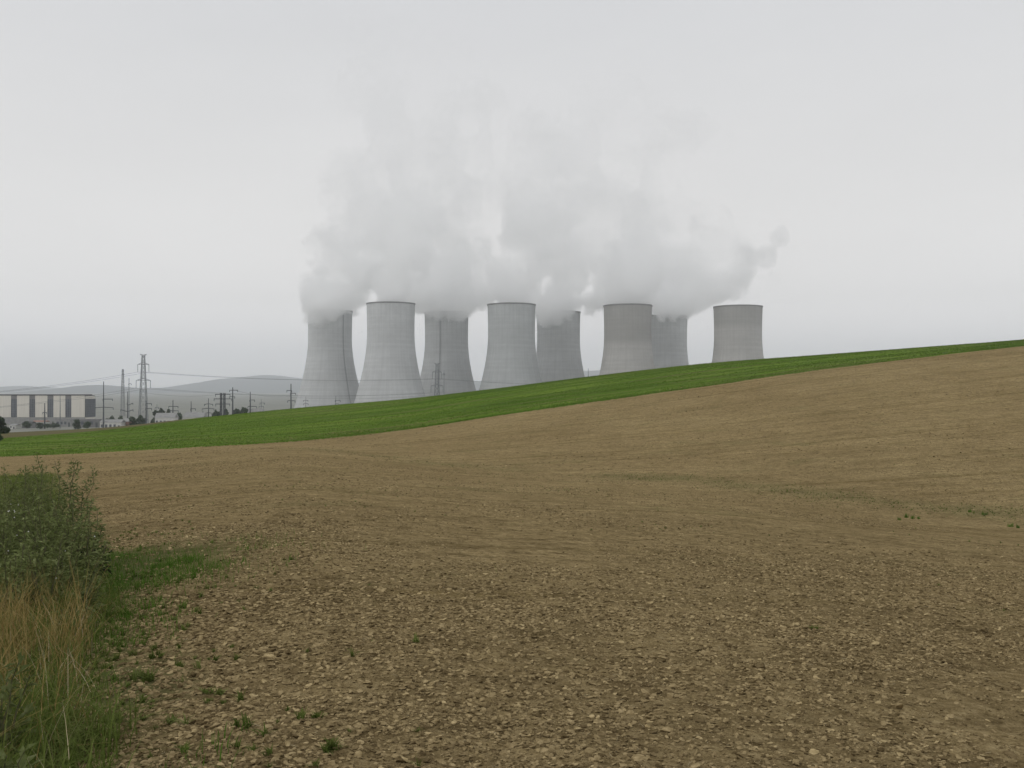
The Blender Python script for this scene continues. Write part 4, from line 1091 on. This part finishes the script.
dens = np.where(shape > 0.02, dens, 0) * (thick / wsum) * np.maximum(np.clip((fb3(44.0, 4, r) - 0.33) * 4.6, 0.2, 1.6), (1.25 * np.exp(-np.maximum(gzs - 112, 0) / 30))[None, None, :])
# nothing inside the tower shells below the mouth, nothing over the idle tower
for ti in range(8):
    t0 = tower_tops[ti]
    R2 = (gxs[:, None] - t0.x)**2 + (gys[None, :] - t0.y)**2
    if ti in (1, 3, 5): dens[(R2 < 33**2)[:, :, None] & (gzs < t0.z - 0.5)[None, None, :]] = 0
# no steam in front of the near towers below their rims
front = (gys < 1228)
for ti in (1, 5, 7):
    t0 = tower_tops[ti]; sel = (np.abs(gxs - t0.x) < 36)[:, None] & front[None, :]
    dens[sel[:, :, None] & (gzs < t0.z)[None, None, :]] = 0
me = bpy.data.meshes.new('steam'); G = np.stack(np.meshgrid(gxs, gys, gzs, indexing='ij'), -1).reshape(-1, 3).astype(np.float32)
me.vertices.add(len(G)); me.vertices.foreach_set('co', G.ravel())
a = me.attributes.new('thickness', 'FLOAT', 'POINT'); a.data.foreach_set('value', dens.astype(np.float32).ravel())
steam = bpy.data.objects.new('steam', me); link(steam); tag(steam, 'white steam drifting up from the cooling towers', 'steam', kind='stuff')
m, t = mat_new('steam')
pvn = nd(t, 'ShaderNodeVolumePrincipled', {'Color': (0.996, 0.997, 0.997, 1), 'Density': 0.09, 'Anisotropy': 0.6})
o_ = nd(t, 'ShaderNodeOutputMaterial'); t.links.new(pvn.outputs[0], o_.inputs['Volume'])
me.materials.append(m)
g = bpy.data.node_groups.new('steam', 'GeometryNodeTree')
g.interface.new_socket('Geometry', in_out='INPUT', socket_type='NodeSocketGeometry'); g.interface.new_socket('Geometry', in_out='OUTPUT', socket_type='NodeSocketGeometry')
gi, go = g.nodes.new('NodeGroupInput'), g.nodes.new('NodeGroupOutput')
vc = g.nodes.new('GeometryNodeVolumeCube')
vc.inputs['Min'].default_value = (x0, y0, z0s); vc.inputs['Max'].default_value = (x1, y1, z1s)
vc.inputs['Resolution X'].default_value = nx; vc.inputs['Resolution Y'].default_value = ny; vc.inputs['Resolution Z'].default_value = nz
ps = g.nodes.new('GeometryNodeInputPosition'); sp = g.nodes.new('ShaderNodeSeparateXYZ'); g.links.new(ps.outputs[0], sp.inputs[0])
def gm(op, a_, b_, c_=None):
    n = g.nodes.new('ShaderNodeMath'); n.operation = op
    for i, x in enumerate((a_, b_, c_)):
        if x is None: continue
        if hasattr(x, 'is_linked'): g.links.new(x, n.inputs[i])
        else: n.inputs[i].default_value = x
    return n.outputs[0]
def cellidx(s, lo, hi, n_): return gm('ROUND', gm('MULTIPLY', gm('SUBTRACT', s, lo), (n_ - 1) / (hi - lo)), 0)
ix, iy, iz = cellidx(sp.outputs[0], x0, x1, nx), cellidx(sp.outputs[1], y0, y1, ny), cellidx(sp.outputs[2], z0s, z1s, nz)
idx = gm('ADD', gm('ADD', gm('MULTIPLY', ix, ny * nz), gm('MULTIPLY', iy, nz)), iz)
si = g.nodes.new('GeometryNodeSampleIndex'); si.data_type = 'FLOAT'; si.domain = 'POINT'; si.clamp = True
na = g.nodes.new('GeometryNodeInputNamedAttribute'); na.data_type = 'FLOAT'; na.inputs[0].default_value = 'thickness'
g.links.new(gi.outputs[0], si.inputs['Geometry']); g.links.new(na.outputs[0], si.inputs['Value']); g.links.new(idx, si.inputs['Index'])
g.links.new(si.outputs[0], vc.inputs['Density'])
sm = g.nodes.new('GeometryNodeSetMaterial'); sm.inputs['Material'].default_value = m
g.links.new(vc.outputs[0], sm.inputs['Geometry']); g.links.new(sm.outputs[0], go.inputs[0])
md = steam.modifiers.new('steam', 'NODES'); md.node_group = g

# ---------------------------------------------------------------- haze
b = MB(); b.box(-12600, 12600, -60, 16400, PLAIN_Z - 8, 620)
haze = b.build('haze', None); tag(haze, 'pale haze hanging over the whole plain', 'haze', kind='stuff')
m, t = mat_new('haze')
pv_ = nd(t, 'ShaderNodeVolumePrincipled', {'Color': (0.94, 0.97, 1.0, 1), 'Density': 0.00013, 'Anisotropy': 0.85})
o_ = nd(t, 'ShaderNodeOutputMaterial'); t.links.new(pv_.outputs[0], o_.inputs['Volume'])
haze.data.materials.append(m)
